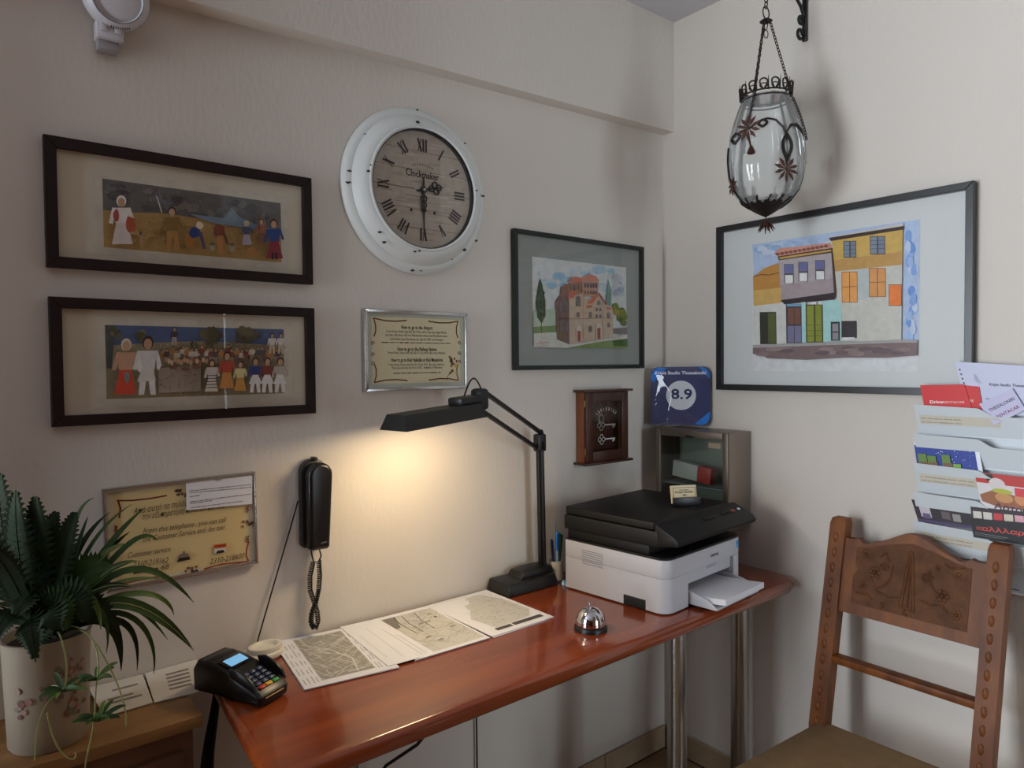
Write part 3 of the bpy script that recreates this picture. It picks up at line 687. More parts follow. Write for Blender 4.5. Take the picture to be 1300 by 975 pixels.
g.build('sheet', PAPER, n, smooth=0)
g = G(); a.g = g; a.d = .0169
art_text(a, 'TAXI', 905, 950, 126, .0042, (60, 60, 66), y1=120, bold=True)
for x0, x1, y, y1 in ((716, 1175, 200, 152), (716, 1172, 214, 172), (716, 792, 242, 234), (718, 1176, 282, 222), (720, 880, 294, 272), (722, 1108, 326, 276)):
    worn_text(a, x0, x1, y, .0030, (110, 110, 122), y1=y1)
g.build('typed_lines', M_plain_print(), n, smooth=0)

# ------------------------------------------------------------------ wall telephone
t = thing('wall_telephone', (-1.388, -.001, 1.108), 0, 'slim black wall telephone with coiled cord hanging down', 'telephone', rot=(0, .03, 0))
def pill(w0, w1, z0, z1, n=8):      # tall rounded outline, w0 bottom half-width, w1 top half-width
    p = [(-w0 + .006, z0), (w0 - .006, z0), (w0, z0 + .006)]
    p += [(w1 * math.cos(PI * i / (2 * n)), z1 - w1 + w1 * math.sin(PI * i / (2 * n))) for i in range(0, 2 * n + 1)]
    p += [(-w0, z0 + .006)]
    return p
G().prism(pill(.028, .034, -.108, .113), .001, .024, bevel=.004).build('cradle', BLACK, t)
G(Matrix.Translation((.005, 0, 0))).prism(pill(.027, .032, -.110, .106), .025, .056, bevel=.010, seg=4).build('handset', M('handset_plastic', (14, 13, 14), rough=0.28), t)
G().box((0, -.022, .114), (.012, .02, .008), .002).build('hook_button', BLACK, t)
g = G(); g.stroke([(.008, -.0925), (.020, -.0905)], .0035, (96, 90, 90), .0563); g.build('logo', M_plain_print(), t, smooth=0)
def coil(path, r, pitch, n=9):
    out = []; L = 0; acc = 0
    P = [Vector(p) for p in path]
    for i in range(len(P) - 1):
        a_, b_ = P[i], P[i + 1]; seg = (b_ - a_).length; steps = max(1, int(seg / pitch * n)); tdir = (b_ - a_).normalized()
        u = tdir.cross(Vector((0, 1, 0)));
        if u.length < .1: u = tdir.cross(Vector((1, 0, 0)))
        u.normalize(); v_ = tdir.cross(u)
        for k in range(steps):
            ph = 2 * PI * (acc + seg * k / steps) / pitch
            out.append(a_ + tdir * seg * k / steps + (u * math.cos(ph) + v_ * math.sin(ph)) * r)
        acc += seg
    return out
def cpath(zs, xs, y=-.022): return [(x, y, z) for x, z in zip(xs, zs)]
g = G()
g.tube([(-.004, -.02, -.108), (-.003, -.021, -.125), (.002, -.022, -.145)], .0019, 6)
g.tube([(.010, -.036, -.110), (.017, -.033, -.130), (.014, -.026, -.145)], .0019, 6)
pa = [(.002, -.020, -.145), (-.005, -.017, -.18), (-.005, -.018, -.215), (.004, -.022, -.245), (.011, -.026, -.27), (.013, -.028, -.295), (.006, -.028, -.312)]
pb = [(.014, -.026, -.143), (.015, -.030, -.18), (.013, -.030, -.215), (.004, -.034, -.245), (-.004, -.028, -.27), (-.005, -.026, -.295), (.004, -.026, -.312)]
g.tube(coil(pa, .0052, .0046), .0017, 5); g.tube(coil(pb, .0052, .0046), .0017, 5)
g.build('coiled_cord', BLACK, t)
g = G(); g.tube([(-.036, -.012, .01), (-.055, -.010, -.06), (-.085, -.010, -.16), (-.128, -.010, -.306), (-.134, -.012, -.325)], .0018, 6); g.build('line_cable', BLACK, t)

# ------------------------------------------------------------------ key cabinet
t = thing('key_cabinet', (-.457, -.001, 1.115), 0, 'small brown wooden key cabinet with glazed door and white key motif', 'cabinet')
KW = M('key_box_wood', (136, 76, 32), rough=0.4, wood=(108, 56, 22), vscale=14, stretch=(3, 3, .4), coat=.2)
KD = M('key_box_dark_wood', (72, 36, 20), rough=0.4, wood=(54, 26, 14), vscale=14, stretch=(3, 3, .4), coat=.2)
w_, h_, dp = .207, .25, .046
G().box((w_ / 2, -.002, h_ / 2), (w_ - .016, .004, h_ - .012)).build('back_panel', KD, t)
for x in (.004, w_ - .004): G().box((x, -dp * .42, h_ / 2), (.008, dp * .8, h_ - .016)).build('side_panel', KW, t)
G().box((w_ / 2, -.029, h_ - .004), (w_ + .026, .058, .008), .002).build('top_board', KD, t)
G().box((w_ / 2, -.029, .004), (w_ + .026, .058, .008), .002).build('bottom_board', KD, t)
dr = G().box((.017, -dp + .003, h_ / 2), (.030, .010, h_ - .018), .0015).box((w_ - .017, -dp + .003, h_ / 2), (.030, .010, h_ - .018), .0015).box((w_ / 2, -dp + .003, .026), (w_ - .066, .0098, .034), .0015).box((w_ / 2, -dp + .003, h_ - .025), (w_ - .066, .0098, .032), .0015).build('door', KD, t)
G().box((w_ / 2, -dp + .003, h_ / 2), (w_ - .062, .002, h_ - .074)).build('pane', M_glass('picture_glass'), dr)
for z in (.045, h_ - .045): G().tube([(.0, -dp + .004, z - .011), (.0, -dp + .004, z + .011)], .0022, 8).build('hinge', M('brass', (120, 92, 56), rough=.45, metal=.6), dr)
g = G(); KC = (226, 224, 220); KG = (170, 166, 160)
def keymotif(g, u, v, s, col, d):
    for du, dv in ((-.010, 0), (0, .010), (.0, -.010), (.010, 0)): g.stroke([(u + s * (du + .0075 * math.cos(q * PI / 6)), v + s * (dv + .0075 * math.sin(q * PI / 6))) for q in range(13)], .0022 * s, col, d)
    g.stroke([(u + .016 * s, v), (u + .068 * s, v)], .004 * s, col, d); g.stroke([(u + .058 * s, v), (u + .058 * s, v - .011 * s)], .004 * s, col, d); g.stroke([(u + .066 * s, v), (u + .066 * s, v - .008 * s)], .003 * s, col, d)
keymotif(g, .075, .082, .95, KC, dp - .0005)
keymotif(g, .073, .130, 1.0, KG, dp - .0005); g.disc(.072, .152, .014, .018, (110, 106, 102), dp - .0006, n=14); g.disc(.074, .152, .008, .011, (64, 44, 34), dp - .0005, n=12)
for k in range(9):          # arc of worn lettering, not readable in the photograph
    an = PI * .80 - k * PI * .075; cu_, su_ = math.cos(an), math.sin(an); g.stroke([(.098 + .050 * cu_, .146 + .033 * su_), (.098 + .060 * cu_, .146 + .043 * su_)], .0045 if k % 3 else .0025, KG, dp - .0005)
g.build('key_print', M_plain_print(), dr, smooth=0)
for k in range(3): G().tube([(.06 + .04 * k, -.004, .20), (.06 + .04 * k, -.014, .198), (.06 + .04 * k, -.016, .204)], .0015, 6).build('hook', SILVER, t)

# ------------------------------------------------------------------ desk
CHERRY = M('cherry_veneer', (142, 64, 27), rough=0.22, wood=(112, 44, 17), vscale=5, stretch=(.35, 3, 3), coat=0.55)
DT = .772
t = thing('desk', (-.85, -.28, 0), 0, 'long glossy cherry wood desk with rounded edge on steel legs', 'desk')
m0 = Matrix.Translation((.85, .28, 0))
out = [(-.004, -.004), (-.004, -.47), (-.012, -.515), (-.035, -.543), (-.075, -.555), (-1.655, -.560), (-1.678, -.555), (-1.692, -.54), (-1.696, -.515), (-1.652, -.004)]
G(m0).prism(out[::-1], DT - .038, DT, plane='xy', bevel=.0165, seg=5).build('desk_top', CHERRY, t)
for x, y in ((-.50, -.45), (-.13, -.41), (-1.50, -.42)):
    G(m0).lathe([(.040, 0), (.040, .006), (.0275, .012), (.0275, DT - .044), (.045, DT - .043), (.045, DT - .0385)], 32, (x, y, 0)).build('leg', STEEL, t)

# ------------------------------------------------------------------ left ledge cabinet
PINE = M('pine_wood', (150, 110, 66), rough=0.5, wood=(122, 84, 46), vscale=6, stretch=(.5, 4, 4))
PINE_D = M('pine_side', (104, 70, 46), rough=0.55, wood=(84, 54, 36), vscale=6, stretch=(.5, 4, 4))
t = thing('low_cabinet', (-2.03, -.12, 0), 0, 'low light wooden cabinet beside the desk end carrying the potted plant', 'cabinet')
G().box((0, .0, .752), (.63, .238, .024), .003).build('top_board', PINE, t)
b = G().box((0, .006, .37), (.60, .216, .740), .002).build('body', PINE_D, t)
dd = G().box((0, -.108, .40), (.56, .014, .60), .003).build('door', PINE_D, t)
G().box((.155, -.1155, .677), (.018, .003, .022), .001).build('lock', BLACK, dd)
def P(px, py, axis, val):
    """point where the sight line of a photo pixel meets the plane axis = val"""
    d = FW + RT * ((px - IMG_W / 2) / F_PX) - UP * ((py - IMG_H / 2) / F_PX)
    return CAM + d * ((val - CAM[axis]) / d[axis])

# ------------------------------------------------------------------ desk lamp
t = thing('desk_lamp', (-.74, -.057, DT), 0, 'black swing-arm desk lamp shining on the wall above the maps', 'lamp')
m0 = Matrix.Translation((.74, .057, -DT))
LB = M('lamp_black', (22, 21, 20), rough=0.42)
G().box((0, 0, .0185), (.20, .112, .037), .006, taper=(.92, .86)).build('base', LB, t)
g = G(); g.prism([(-.035, .035), (-.02, .054), (.015, .058), (.095, .056), (.10, .036)], -.035, .03, bevel=.004); g.build('base_hump', LB, t)
PX, PY = -.664, -.062
g = G(m0); 
for s_ in (-1, 1): g.bar((PX, PY + s_ * .009, DT + .04), (PX - .008, PY + s_ * .009, 1.215), .010, .010, .001)
g.bar((PX + .001, PY, DT + .04), (PX - .007, PY, 1.20), .024, .008, .001); g.build('column', LB, t)
J1 = Vector((PX - .008, PY, 1.215)); J2 = Vector((-.985, -.178, 1.360))
G(m0).box(J1 + Vector((0, 0, -.005)), (.034, .028, .055), .006).build('elbow_joint', LB, t)
g = G(m0); off = Vector((.010, 0, .022))
for o_ in (off, -off): g.bar(J1 + o_, J2 + o_, .011, .011, .001)
g.build('upper_arm', LB, t)
G(m0).box(J2, (.042, .036, .058), .010).build('head_joint', LB, t)
ax = (Vector((-1.292, -.258, 1.317)) - Vector((-1.004, -.200, 1.335))).normalized()
sd = ax.cross(Vector((0, 0, 1))).normalized(); upv = sd.cross(ax)
o_ = Vector((-1.016, -.190, 1.316))
mh = m0 @ Matrix(((ax.x, sd.x, upv.x, o_.x), (ax.y, sd.y, upv.y, o_.y), (ax.z, sd.z, upv.z, o_.z), (0, 0, 0, 1)))
g = G(mh); Lh = .275
so = [(-.048, 0), (-.034, .036), (.034, .036), (.048, 0), (.0455, 0), (.032, .033), (-.032, .033), (-.0455, 0)]
ra = [g.v((0.0, y, z)) for y, z in so]; rb = [g.v((Lh - z * .35, y, z)) for y, z in so]
fs = [g.face([ra[i], ra[(i + 1) % 8], rb[(i + 1) % 8], rb[i]]) for i in range(8)]
bmesh.ops.recalc_face_normals(g.bm, faces=[f for f in fs if f])
g.prism([(-.048, 0), (-.034, .036), (.034, .036), (.048, 0)], -.002, .001, plane='yz')
vs = [g.v((Lh - z * .35 - e, y, z)) for e in (0, .003) for y, z in ((-.0475, .0), (-.0335, .0355), (.0335, .0355), (.0475, .0))]
for f in ((0, 1, 2, 3), (7, 6, 5, 4), (0, 4, 5, 1), (1, 5, 6, 2), (2, 6, 7, 3), (3, 7, 4, 0)): g.face([vs[i] for i in f])
g.box((.025, 0, .045), (.085, .05, .022), .006); g.box((-.012, 0, .022), (.03, .03, .026), .004)
g.build('shade', LB, t, smooth=25)
g = G(mh)
for y in (-.012, .012): g.tube([(.04, y, .016), (.24, y, .016)], .0075, 10)
g.build('tube_bulb', M('lit_tube', (255, 240, 210), emit=((255, 214, 150), 14.0)), t)
g = G(m0)
a_ = Vector((-.985, -.13, 1.386)); b_ = Vector((-.945, -.12, 1.395))
g.tube([Vector((-1.046, -.19, 1.364)).lerp(Vector((-.972, -.176, 1.374)), k / 12) + Vector((0, 0, .047 * math.sin(PI * k / 12))) for k in range(13)], .0022, 6)
g.build('cable_loop', LB, t)
g = G(m0)
g.tube([J1 + Vector((-.004, -.005, .02)) + Vector((.020 * k / 8, 0, .026 * math.sin(PI * k / 8) - .025 * k / 8)) for k in range(9)], .002, 6)
g.build('cable_loop', LB, t)
ld = bpy.data.lights.new('lamp_light', 'AREA'); ld.shape = 'RECTANGLE'; ld.size = .20; ld.size_y = .05; ld.energy = 2.0; ld.color = (1.0, 0.79, 0.49)
lo = bpy.data.objects.new('lamp_light', ld); COL.objects.link(lo); lo.parent = t
lo.matrix_local = mh @ Matrix.Translation((.14, 0, .006))

# ------------------------------------------------------------------ maps on the desk (flat: local z -> away from viewer, depth -> up)
def sheet_stack(name, cx, cy, rz, label, n=3, W=.21, H=.297):
    t = thing(name, (cx, cy, DT + .0003), 0, label, 'map', rot=(-PI / 2, 0, rz))
    for k in range(n):
        dx, dy, r_ = random.uniform(-.003, .003), random.uniform(-.003, .003), random.uniform(-.012, .012)
        if k == n - 1: dx = dy = r_ = 0
        G(Matrix.Rotation(r_, 4, 'Y')).box((dx, -.0006 - .0013 * k, dy), (W, .0011, H)).build('sheet', PAPER, t, smooth=0)
    return t, .0013 * n + .0001
def streets(g, u0, v0, u1, v1, d, n, bgc, lc, lw=(.0006, .002)):
    g.rect(u0, v0, u1, v1, bgc, d)
    for k in range(n):
        x, y = random.uniform(u0, u1), random.uniform(v0, v1); an = random.choice([.5, 2.07]) + random.uniform(-.35, .35); L = random.uniform(.012, .07)
        pts = []
        for q in range(4):
            pts.append((min(max(x, u0), u1), min(max(y, v0), v1))); x += L / 3 * math.cos(an); y += L / 3 * math.sin(an); an += random.uniform(-.3, .3)
        g.stroke(pts, random.uniform(*lw), lc, d + .00003 + k * .0000008)
t, d = sheet_stack('city_map', -1.402, -.157, math.radians(-8), 'stack of grey street map sheets beside the card terminal')
g = G(); streets(g, -.062, -.125, .058, .132, d, 150, (150, 147, 140), (208, 206, 200))
g.stroke([(-.05, .09), (.0, .03), (.03, -.05), (.02, -.12)], .003, (214, 212, 206), d + .0002)
for x in (-.097, -.088, -.078, -.070, .066, .073, .083, .09): 
    for k in range(5):
        y0 = -.13 + k * .052; g.stroke([(x, y0), (x, y0 + random.uniform(.02, .045))], .0018, (150, 150, 156), d + .0001)
g.build('print', M_plain_print(), t, smooth=0)
t, d = sheet_stack('city_map', -1.163, -.165, math.radians(-1), 'white map sheet with bold black route lines between the other maps')
g = G(); streets(g, -.05, -.135, .098, .128, d, 170, (196, 194, 188), (150, 148, 142), (.0004, .0012))
for pts in ([(-.05, .128), (-.01, .128), (-.035, .05), (-.05, .045)],): g.poly(pts, (120, 116, 110), d + .0002)
for x0, x1 in ((-.018, -.022), (.006, -.004), (.045, .03)): g.stroke([(x0, .12), ((x0 + x1) / 2 - .006, .06), (x1, -.01)], .002, (40, 38, 38), d + .0003)
g.disc(.075, .06, .005, .004, (40, 40, 40), d + .0003)
for k in range(9):
    x, y = random.uniform(-.04, .08), random.uniform(-.12, .1); g.poly([(x, y), (x + .02, y + .004), (x + .016, y + .014), (x + .002, y + .010)], random.choice([(160, 156, 144), (176, 172, 160), (146, 142, 134)]), d + .00025)
for x in (-.098, -.090, -.078, -.066): g.stroke([(x, -.13), (x, random.uniform(.0, .1))], .0012, (170, 170, 176), d + .0001)
g.build('print', M_plain_print(), t, smooth=0)
t, d = sheet_stack('city_map', -.950, -.163, math.radians(1), 'white city map sheet with dark scale bars next to the lamp base')
g = G(); g.poly([(-.06, -.11), (-.075, -.02), (-.04, .03), (-.03, .07), (.0, .085), (.01, .125), (.06, .128), (.09, .06), (.095, -.06), (.06, -.1)], (196, 194, 190), d)
for k in range(190):
    x, y = random.uniform(-.06, .088), random.uniform(-.1, .12)
    if x < -.03 and y > .03: continue
    an = random.uniform(0, PI); L = random.uniform(.004, .016); g.stroke([(x, y), (x + L * math.cos(an), y + L * math.sin(an))], random.uniform(.0004, .0013), random.choice([(128, 126, 122), (150, 148, 144), (104, 102, 100)]), d + .00005)
g.rect(-.07, -.128, -.018, -.112, (78, 74, 72), d + .0001); g.rect(-.012, -.128, .088, -.110, (78, 74, 72), d + .0001); g.stroke([(-.09, .138), (.03, .138)], .0014, (170, 170, 176), d + .0001)
g.build('print', M_plain_print(), t, smooth=0)

t = thing('blank_sheet', (-1.288, -.160, DT + .0045), 0, 'narrow blank white sheet lying across the gap between two maps', 'paper', rot=(-PI / 2, 0, math.radians(-4)))
G().box((0, -.0005, 0), (.080, .001, .292)).build('sheet', PAPER, t, smooth=0)
g = G(); g.stroke([(-.022, -.10), (-.022, .06)], .0012, (176, 176, 182), .0011); g.stroke([(.012, -.12), (.012, .10)], .0012, (176, 176, 182), .0011); g.build('print', M_plain_print(), t, smooth=0)
# ------------------------------------------------------------------ card terminal
t = thing('card_terminal', (-1.632, -.208, DT), math.radians(26), 'black card payment terminal with lit blue screen on the desk end', 'terminal')
TB = M('terminal_black', (13, 13, 15), rough=0.33)
prof = [(.092, .004), (.094, .050), (.080, .070), (.030, .068), (-.012, .058), (-.030, .050), (-.086, .030), (-.094, .022), (-.092, .004)]   # (y, z) side view
G().prism(prof, -.041, .041, plane='yz', bevel=.008, seg=3).build('body', TB, t)
G().lathe([(.032, -.036), (.034, -.03), (.034, .03), (.032, .036)], 20, (0, .058, .038), axis='x').build('paper_roll_cover', TB, t)
sl = math.atan2(.068 - .058, .042)
def on_slope(g_, y, z, ang): return G(Matrix.Translation((0, y, z)) @ Matrix.Rotation(ang, 4, 'X'))
on_slope(0, .012, .0650, sl).box((0, 0, .0005), (.062, .038, .003), .001).build('screen_bezel', BLACK_G, t)
on_slope(0, .012, .0650, sl).box((0, .001, .0018), (.046, .026, .001)).build('screen', M('lit_lcd', (120, 170, 210), rough=.2, emit=((120, 190, 240), 0.55)), t)
g = G()
for s_ in (-1, 1): g.prism([(-.018, .050), (-.010, .066), (-.030, .070), (-.060, .060), (-.078, .046), (-.086, .030)], s_ * .036, s_ * .043, plane='yz', bevel=.002)
g.build('privacy_shield', TB, t)
ang = math.atan2(.020, .056)
KEYM = {'n': M('key_navy', (34, 52, 84), rough=.35), 'r': M('key_red', (196, 60, 44), rough=.4), 'y': M('key_yellow', (226, 178, 50), rough=.4), 'g': M('key_green', (40, 150, 66), rough=.4)}
for r in range(5):
    for c in range(3):
        k = 'ryg'[c] if r == 4 else 'n'
        kb = G(Matrix.Translation((0, -.058, .0405)) @ Matrix.Rotation(ang, 4, 'X')).box(((c - 1) * .0185, .026 - r * .0118, .0015), (.0155, .0088, .005), .0015).build('key', KEYM[k], t)
        if r < 4:
            g = G(Matrix.Translation((0, -.058, .0405)) @ Matrix.Rotation(ang, 4, 'X') @ Matrix.Translation(((c - 1) * .0185, .026 - r * .0118, .0042)) @ Matrix.Rotation(-PI / 2, 4, 'X'))
            g.text(['1', '2', '3', '4', '5', '6', '7', '8', '9', '*', '0', '#'][r * 3 + c], 0, -.0022, .0044, (226, 232, 240), .0); g.build('digit', M_plain_print(), kb, smooth=0)
G().box((0, -.0935, .017), (.050, .003, .003), .001).build('card_slot', M('slot_trim', (206, 170, 120), rough=.3), t)

# ------------------------------------------------------------------ white cradle behind it
t = thing('white_cradle', (-1.535, -.056, DT), math.radians(12), 'cream white plastic cradle with an oval hollow behind card terminal', 'cradle')
st_ = [(.048 * math.cos(2 * PI * i / 28) * (1.08 if math.cos(2 * PI * i / 28) > 0 else 1), .040 * math.sin(2 * PI * i / 28)) for i in range(28)]
G().prism(st_, .0, .016, plane='xy', bevel=.005, seg=3).build('foot', WHITE_P, t)
G(Matrix.Translation((.008, -.002, .0)) @ Matrix.Diagonal((1.2, .92, 1, 1))).lathe([(.034, .014), (.035, .022), (.033, .027), (.028, .028), (.024, .026), (.020, .020), (.0, .018)], 32).build('hollow', WHITE_P, t)
G().box((-.030, .0, .017), (.018, .03, .003), .001).build('side_plate', M('cradle_grey', (186, 182, 172), rough=.5), t)

# ------------------------------------------------------------------ bell
t = thing('service_bell', (-.822, -.428, DT), 0, 'chrome counter bell on a black base in front of printer', 'bell')
G().lathe([(.043, 0), (.043, .006), (.040, .011), (.034, .013), (.0, .013)], 36).build('base', BLACK, t)
CH = M('chrome', (210, 210, 214), rough=0.08, metal=1.0)
G().lathe([(.038, .013), (.0385, .017), (.036, .030), (.030, .043), (.020, .052), (.008, .056), (.0, .0565)], 40).build('dome', CH, t)
G().lathe([(.0035, .056), (.0035, .064), (.006, .066), (.006, .069), (.0, .071)], 16).build('button', CH, t)

# ------------------------------------------------------------------ printer
t = thing('printer', (-.422, -.305, DT), math.radians(5), 'grey and black laser printer with its paper tray open on the desk', 'printer')
PG = M('printer_grey', (190, 189, 194), rough=0.45); PB = M('printer_black', (15, 13, 13), rough=0.5, spec=.3); DKI = M('dark_inside', (20, 20, 24), rough=0.7)
def rr(x0, y0, x1, y1, r, corners=(1, 1, 1, 1), n=6):
    out = []
    for (cx, cy, a0, on) in ((x1 - r, y1 - r, 0, corners[0]), (x0 + r, y1 - r, PI / 2, corners[1]), (x0 + r, y0 + r, PI, corners[2]), (x1 - r, y0 + r, 1.5 * PI, corners[3])):
        if on: out += [(cx + r * math.cos(a0 + PI / 2 * i / n), cy + r * math.sin(a0 + PI / 2 * i / n)) for i in range(n + 1)]
        else: out.append((cx + r * (1 if math.cos(a0 + PI / 4) > 0 else -1), cy + r * (1 if math.sin(a0 + PI / 4) > 0 else -1)))
    return out
base_out = rr(-.205, -.18, .205, .18, .034, (0, 0, 1, 1))
k = [i for i, p in enumerate(base_out) if abs(p[1] + .18) < 1e-6]
lo_out = [p for p in base_out if not (abs(p[1] + .18) < 1e-6)]
idx = next(i for i, p in enumerate(base_out) if abs(p[1] + .18) < 1e-6)
notched = base_out[:idx + 1] + [(-.100, -.18), (-.100, -.02), (.150, -.02), (.150, -.18)] + base_out[idx + 1:]
g = G(); g.prism(notched, .004, .098, plane='xy'); g.prism(base_out, .098, .148, plane='xy', bevel=.002); bd = g.build('body', PG, t)
G().box((.025, -.165, .080), (.246, .012, .036), .002).build('front_panel', PG, t)
G().box((.025, -.10, .006), (.248, .155, .006)).build('tray_well', DKI, t)
G().box((.040, -.1715, .091), (.05, .002, .012), .001).build('finger_grip', M('grip_grey', (168, 168, 174), rough=.5), t)
G().box((-.2045, -.075, .017), (.003, .075, .028), .001).build('notch_shade_patch', DKI, t)  # flat dark patch, stands in for the shade inside the handle recess
g = G()
for k in range(7): g.box((-.2052, .075, .128 - k * .0065), (.001, .080, .0022))
v = g.build('vent', M('vent_grey', (140, 140, 146), rough=.6), t); v['kind'] = 'stuff'
G().prism(rr(-.203, -.178, .203, .178, .032, (0, 0, 1, 1)), .1482, .1545, plane='xy', bevel=.002).build('output_deck', PB, t)
G().box((0, .028, .169), (.398, .296, .028), .003).build('mid_section', PB, t)
G().prism(rr(-.207, -.165, .207, .182, .02, (0, 0, 1, 1)), .182, .226, plane='xy', bevel=.004).build('scanner_bed', PB, t)
G().prism(rr(-.207, -.145, .195, .182, .012), .227, .250, plane='xy', bevel=.005, seg=3).build('lid', PB, t)
pn = G().prism([(-.143, .246), (-.205, .218), (-.218, .205), (-.214, .194), (-.150, .184), (-.140, .190)], -.206, .222, plane='yz', bevel=.004).build('control_panel', PB, t)
sl = math.atan2(.246 - .218, .062)
for (x, w, c) in ((.02, .05, 'dark_inside'), (.10, .012, 'dark_inside'), (.125, .012, 'dark_inside'), (.155, .020, 'stop'), (.19, .010, 'power')):
    mm = {'dark_inside': DKI, 'stop': M('stop_orange', (126, 54, 30), rough=.4), 'power': M('power_white', (200, 206, 220), rough=.4)}[c]
    G(Matrix.Translation((x, -.175, .2325)) @ Matrix.Rotation(sl, 4, 'X')).box((0, 0, .0008), (w, .012 if w > .011 else .008, .003), .001).build('button', mm, pn)
g = G(); g.text('SAMSUNG', .040, .118, .0085, (40, 40, 46), .1803, width=.046, bold=True); g.build('logo', M_plain_print(), t, smooth=0)
g = G(); g.rect(.166, .118, .180, .140, (70, 160, 214), .1803); g.rect(.169, .130, .177, .137, (40, 120, 190), .1805); g.build('energy_sticker', M_plain_print(), t, smooth=0)
tr_ = G().box((.025, -.215, .012), (.236, .100, .006), .002).build('paper_tray', PG, t)
for x in (-.091, .141):
    G().prism([(-.10, .010), (-.262, .010), (-.262, .016), (-.235, .034), (-.19, .044), (-.10, .046)], x - .004, x + .004, plane='yz', bevel=.0015).build('tray_guide', PG, tr_)
t2 = thing('paper_stack', (-.422, -.305, DT), math.radians(5), 'stack of white paper lying in the open printer tray', 'paper')
g = G()
xa, xb = -.083, .134
for z in (0, .014):
    pass
rowv = []
for (y, z) in ((-.03, .018), (-.15, .018), (-.24, .022), (-.285, .027)):
    rowv.append([g.v((xa, y, z)), g.v((xb, y, z)), g.v((xb, y, z + .016)), g.v((xa, y, z + .016))])
for i in range(3):
    for j in range(4): g.face([rowv[i][j], rowv[i][(j + 1) % 4], rowv[i + 1][(j + 1) % 4], rowv[i + 1][j]])
g.face(rowv[0]); g.face(rowv[-1][::-1]); bmesh.ops.recalc_face_normals(g.bm, faces=g.bm.faces[:])
g.build('sheets', PAPER, t2, smooth=20)

# ------------------------------------------------------------------ pens in a cup
cxp, cyp = -.612, -.064
t = thing('pen_cup', (cxp, cyp, DT), 0, 'small cream cup holding pens beside the lamp base', 'cup')
G().lathe([(.020, 0), (.0225, .002), (.0225, .062), (.0205, .062), (.0205, .004), (.0, .004)], 28).build('cup', WHITE_P, t)
def pen(label, dx, dy, lx, ly, L, col, capcol, nm='pen'):
    t = thing(nm, (cxp + dx, cyp + dy, DT + .006), 0, label, 'pen', 'pens in the cream cup')
    a_ = Vector((0, 0, 0)); dv = Vector((lx, ly, 1)).normalized()
    G().tube([a_, dv * L * .62], .0042, 8).build('barrel', M('pen_%d_%d_%d' % col, col, rough=.3), t)
    G().tube([dv * L * .60, dv * L * .97, dv * L], .0048, 8, rad=[.0048, .0048, .003]).build('cap', M('pen_%d_%d_%d' % capcol, capcol, rough=.3), t)
    G().bar(dv * L * .68 + Vector((-.004, -.004, 0)), dv * L * .95 + Vector((-.004, -.004, 0)), .0022, .0022).build('clip', M('pen_%d_%d_%d' % capcol, capcol, rough=.3), t)
pen('dark navy ballpoint pen standing in cream cup', -.010, -.006, -.10, -.02, .128, (40, 44, 96), (30, 34, 84))
pen('bright blue capped pen standing in cream cup', -.002, -.011, -.02, -.03, .150, (150, 176, 200), (40, 120, 206))
pen('green pen standing in cream cup', .006, -.008, .03, -.02, .142, (60, 130, 80), (50, 120, 70))
pen('white pen tallest in the cream cup', .005, .008, .05, .04, .172, (210, 210, 212), (206, 206, 210))
pen('grey dark pen leaning by printer in cream cup', .012, .0, .10, -.02, .135, (64, 60, 84), (70, 66, 80))
t = thing('blue_wrapper', (-.615, -.112, DT), .4, 'crumpled light blue wrapper at the foot of pen cup', 'wrapper')
g = G(); rnd = random.Random(4)
top = []
for i in range(5):
    top.append([g.v((-.016 + .008 * i + rnd.uniform(-.002, .002), -.010 + .007 * j + rnd.uniform(-.002, .002), (.0 if (i in (0, 4) or j in (0, 3)) else rnd.uniform(.006, .014)))) for j in range(4)])
for i in range(4):
    for j in range(3): g.face([top[i][j], top[i + 1][j], top[i + 1][j + 1], top[i][j + 1]])
g.build('wrapper', M('wrapper_blue', (96, 170, 214), rough=.3), t, smooth=0)

# ------------------------------------------------------------------ card holder with business cards on the printer lid
t = thing('card_holder', (-.362, -.372, DT + .2505), math.radians(-28), 'small black business card holder standing on the printer lid', 'card holder')
G().box((0, 0, .002), (.088, .034, .004), .001).box((0, -.015, .013), (.088, .004, .026), .001).box((0, .015, .015), (.088, .004, .030), .001).build('holder', BLACK, t)
tc_ = thing('business_card', (-.362, -.372, DT + .2505), math.radians(-28), 'cream business cards with a bordered name standing in black holder', 'card')
g = G(Matrix.Rotation(-.22, 4, 'X')); g.box((-.001, -.001, .032), (.080, .010, .053)); g.build('cards', M('card_cream', (222, 204, 168), rough=.7), tc_)
g = G(Matrix.Rotation(-.22, 4, 'X') @ Matrix.Translation((-.001, -.0075, .031)))
for (u0, v0, u1, v1) in ((-.036, .020, .036, .0212), (-.036, -.01, -.0348, .0212), (.0348, -.01, .036, .0212)): g.rect(u0, v0, u1, v1, (70, 56, 44), .0)
worn_line(g, -.015, .012, .015, .012, .004, (110, 96, 80), 0); g.text('Kripis Studio', 0, .004, .0085, (44, 38, 36), 0, width=.056); g.rect(-.006, -.003, .006, .0, (60, 50, 44), 0)
g.build('card_print', M_plain_print(), tc_, smooth=0)

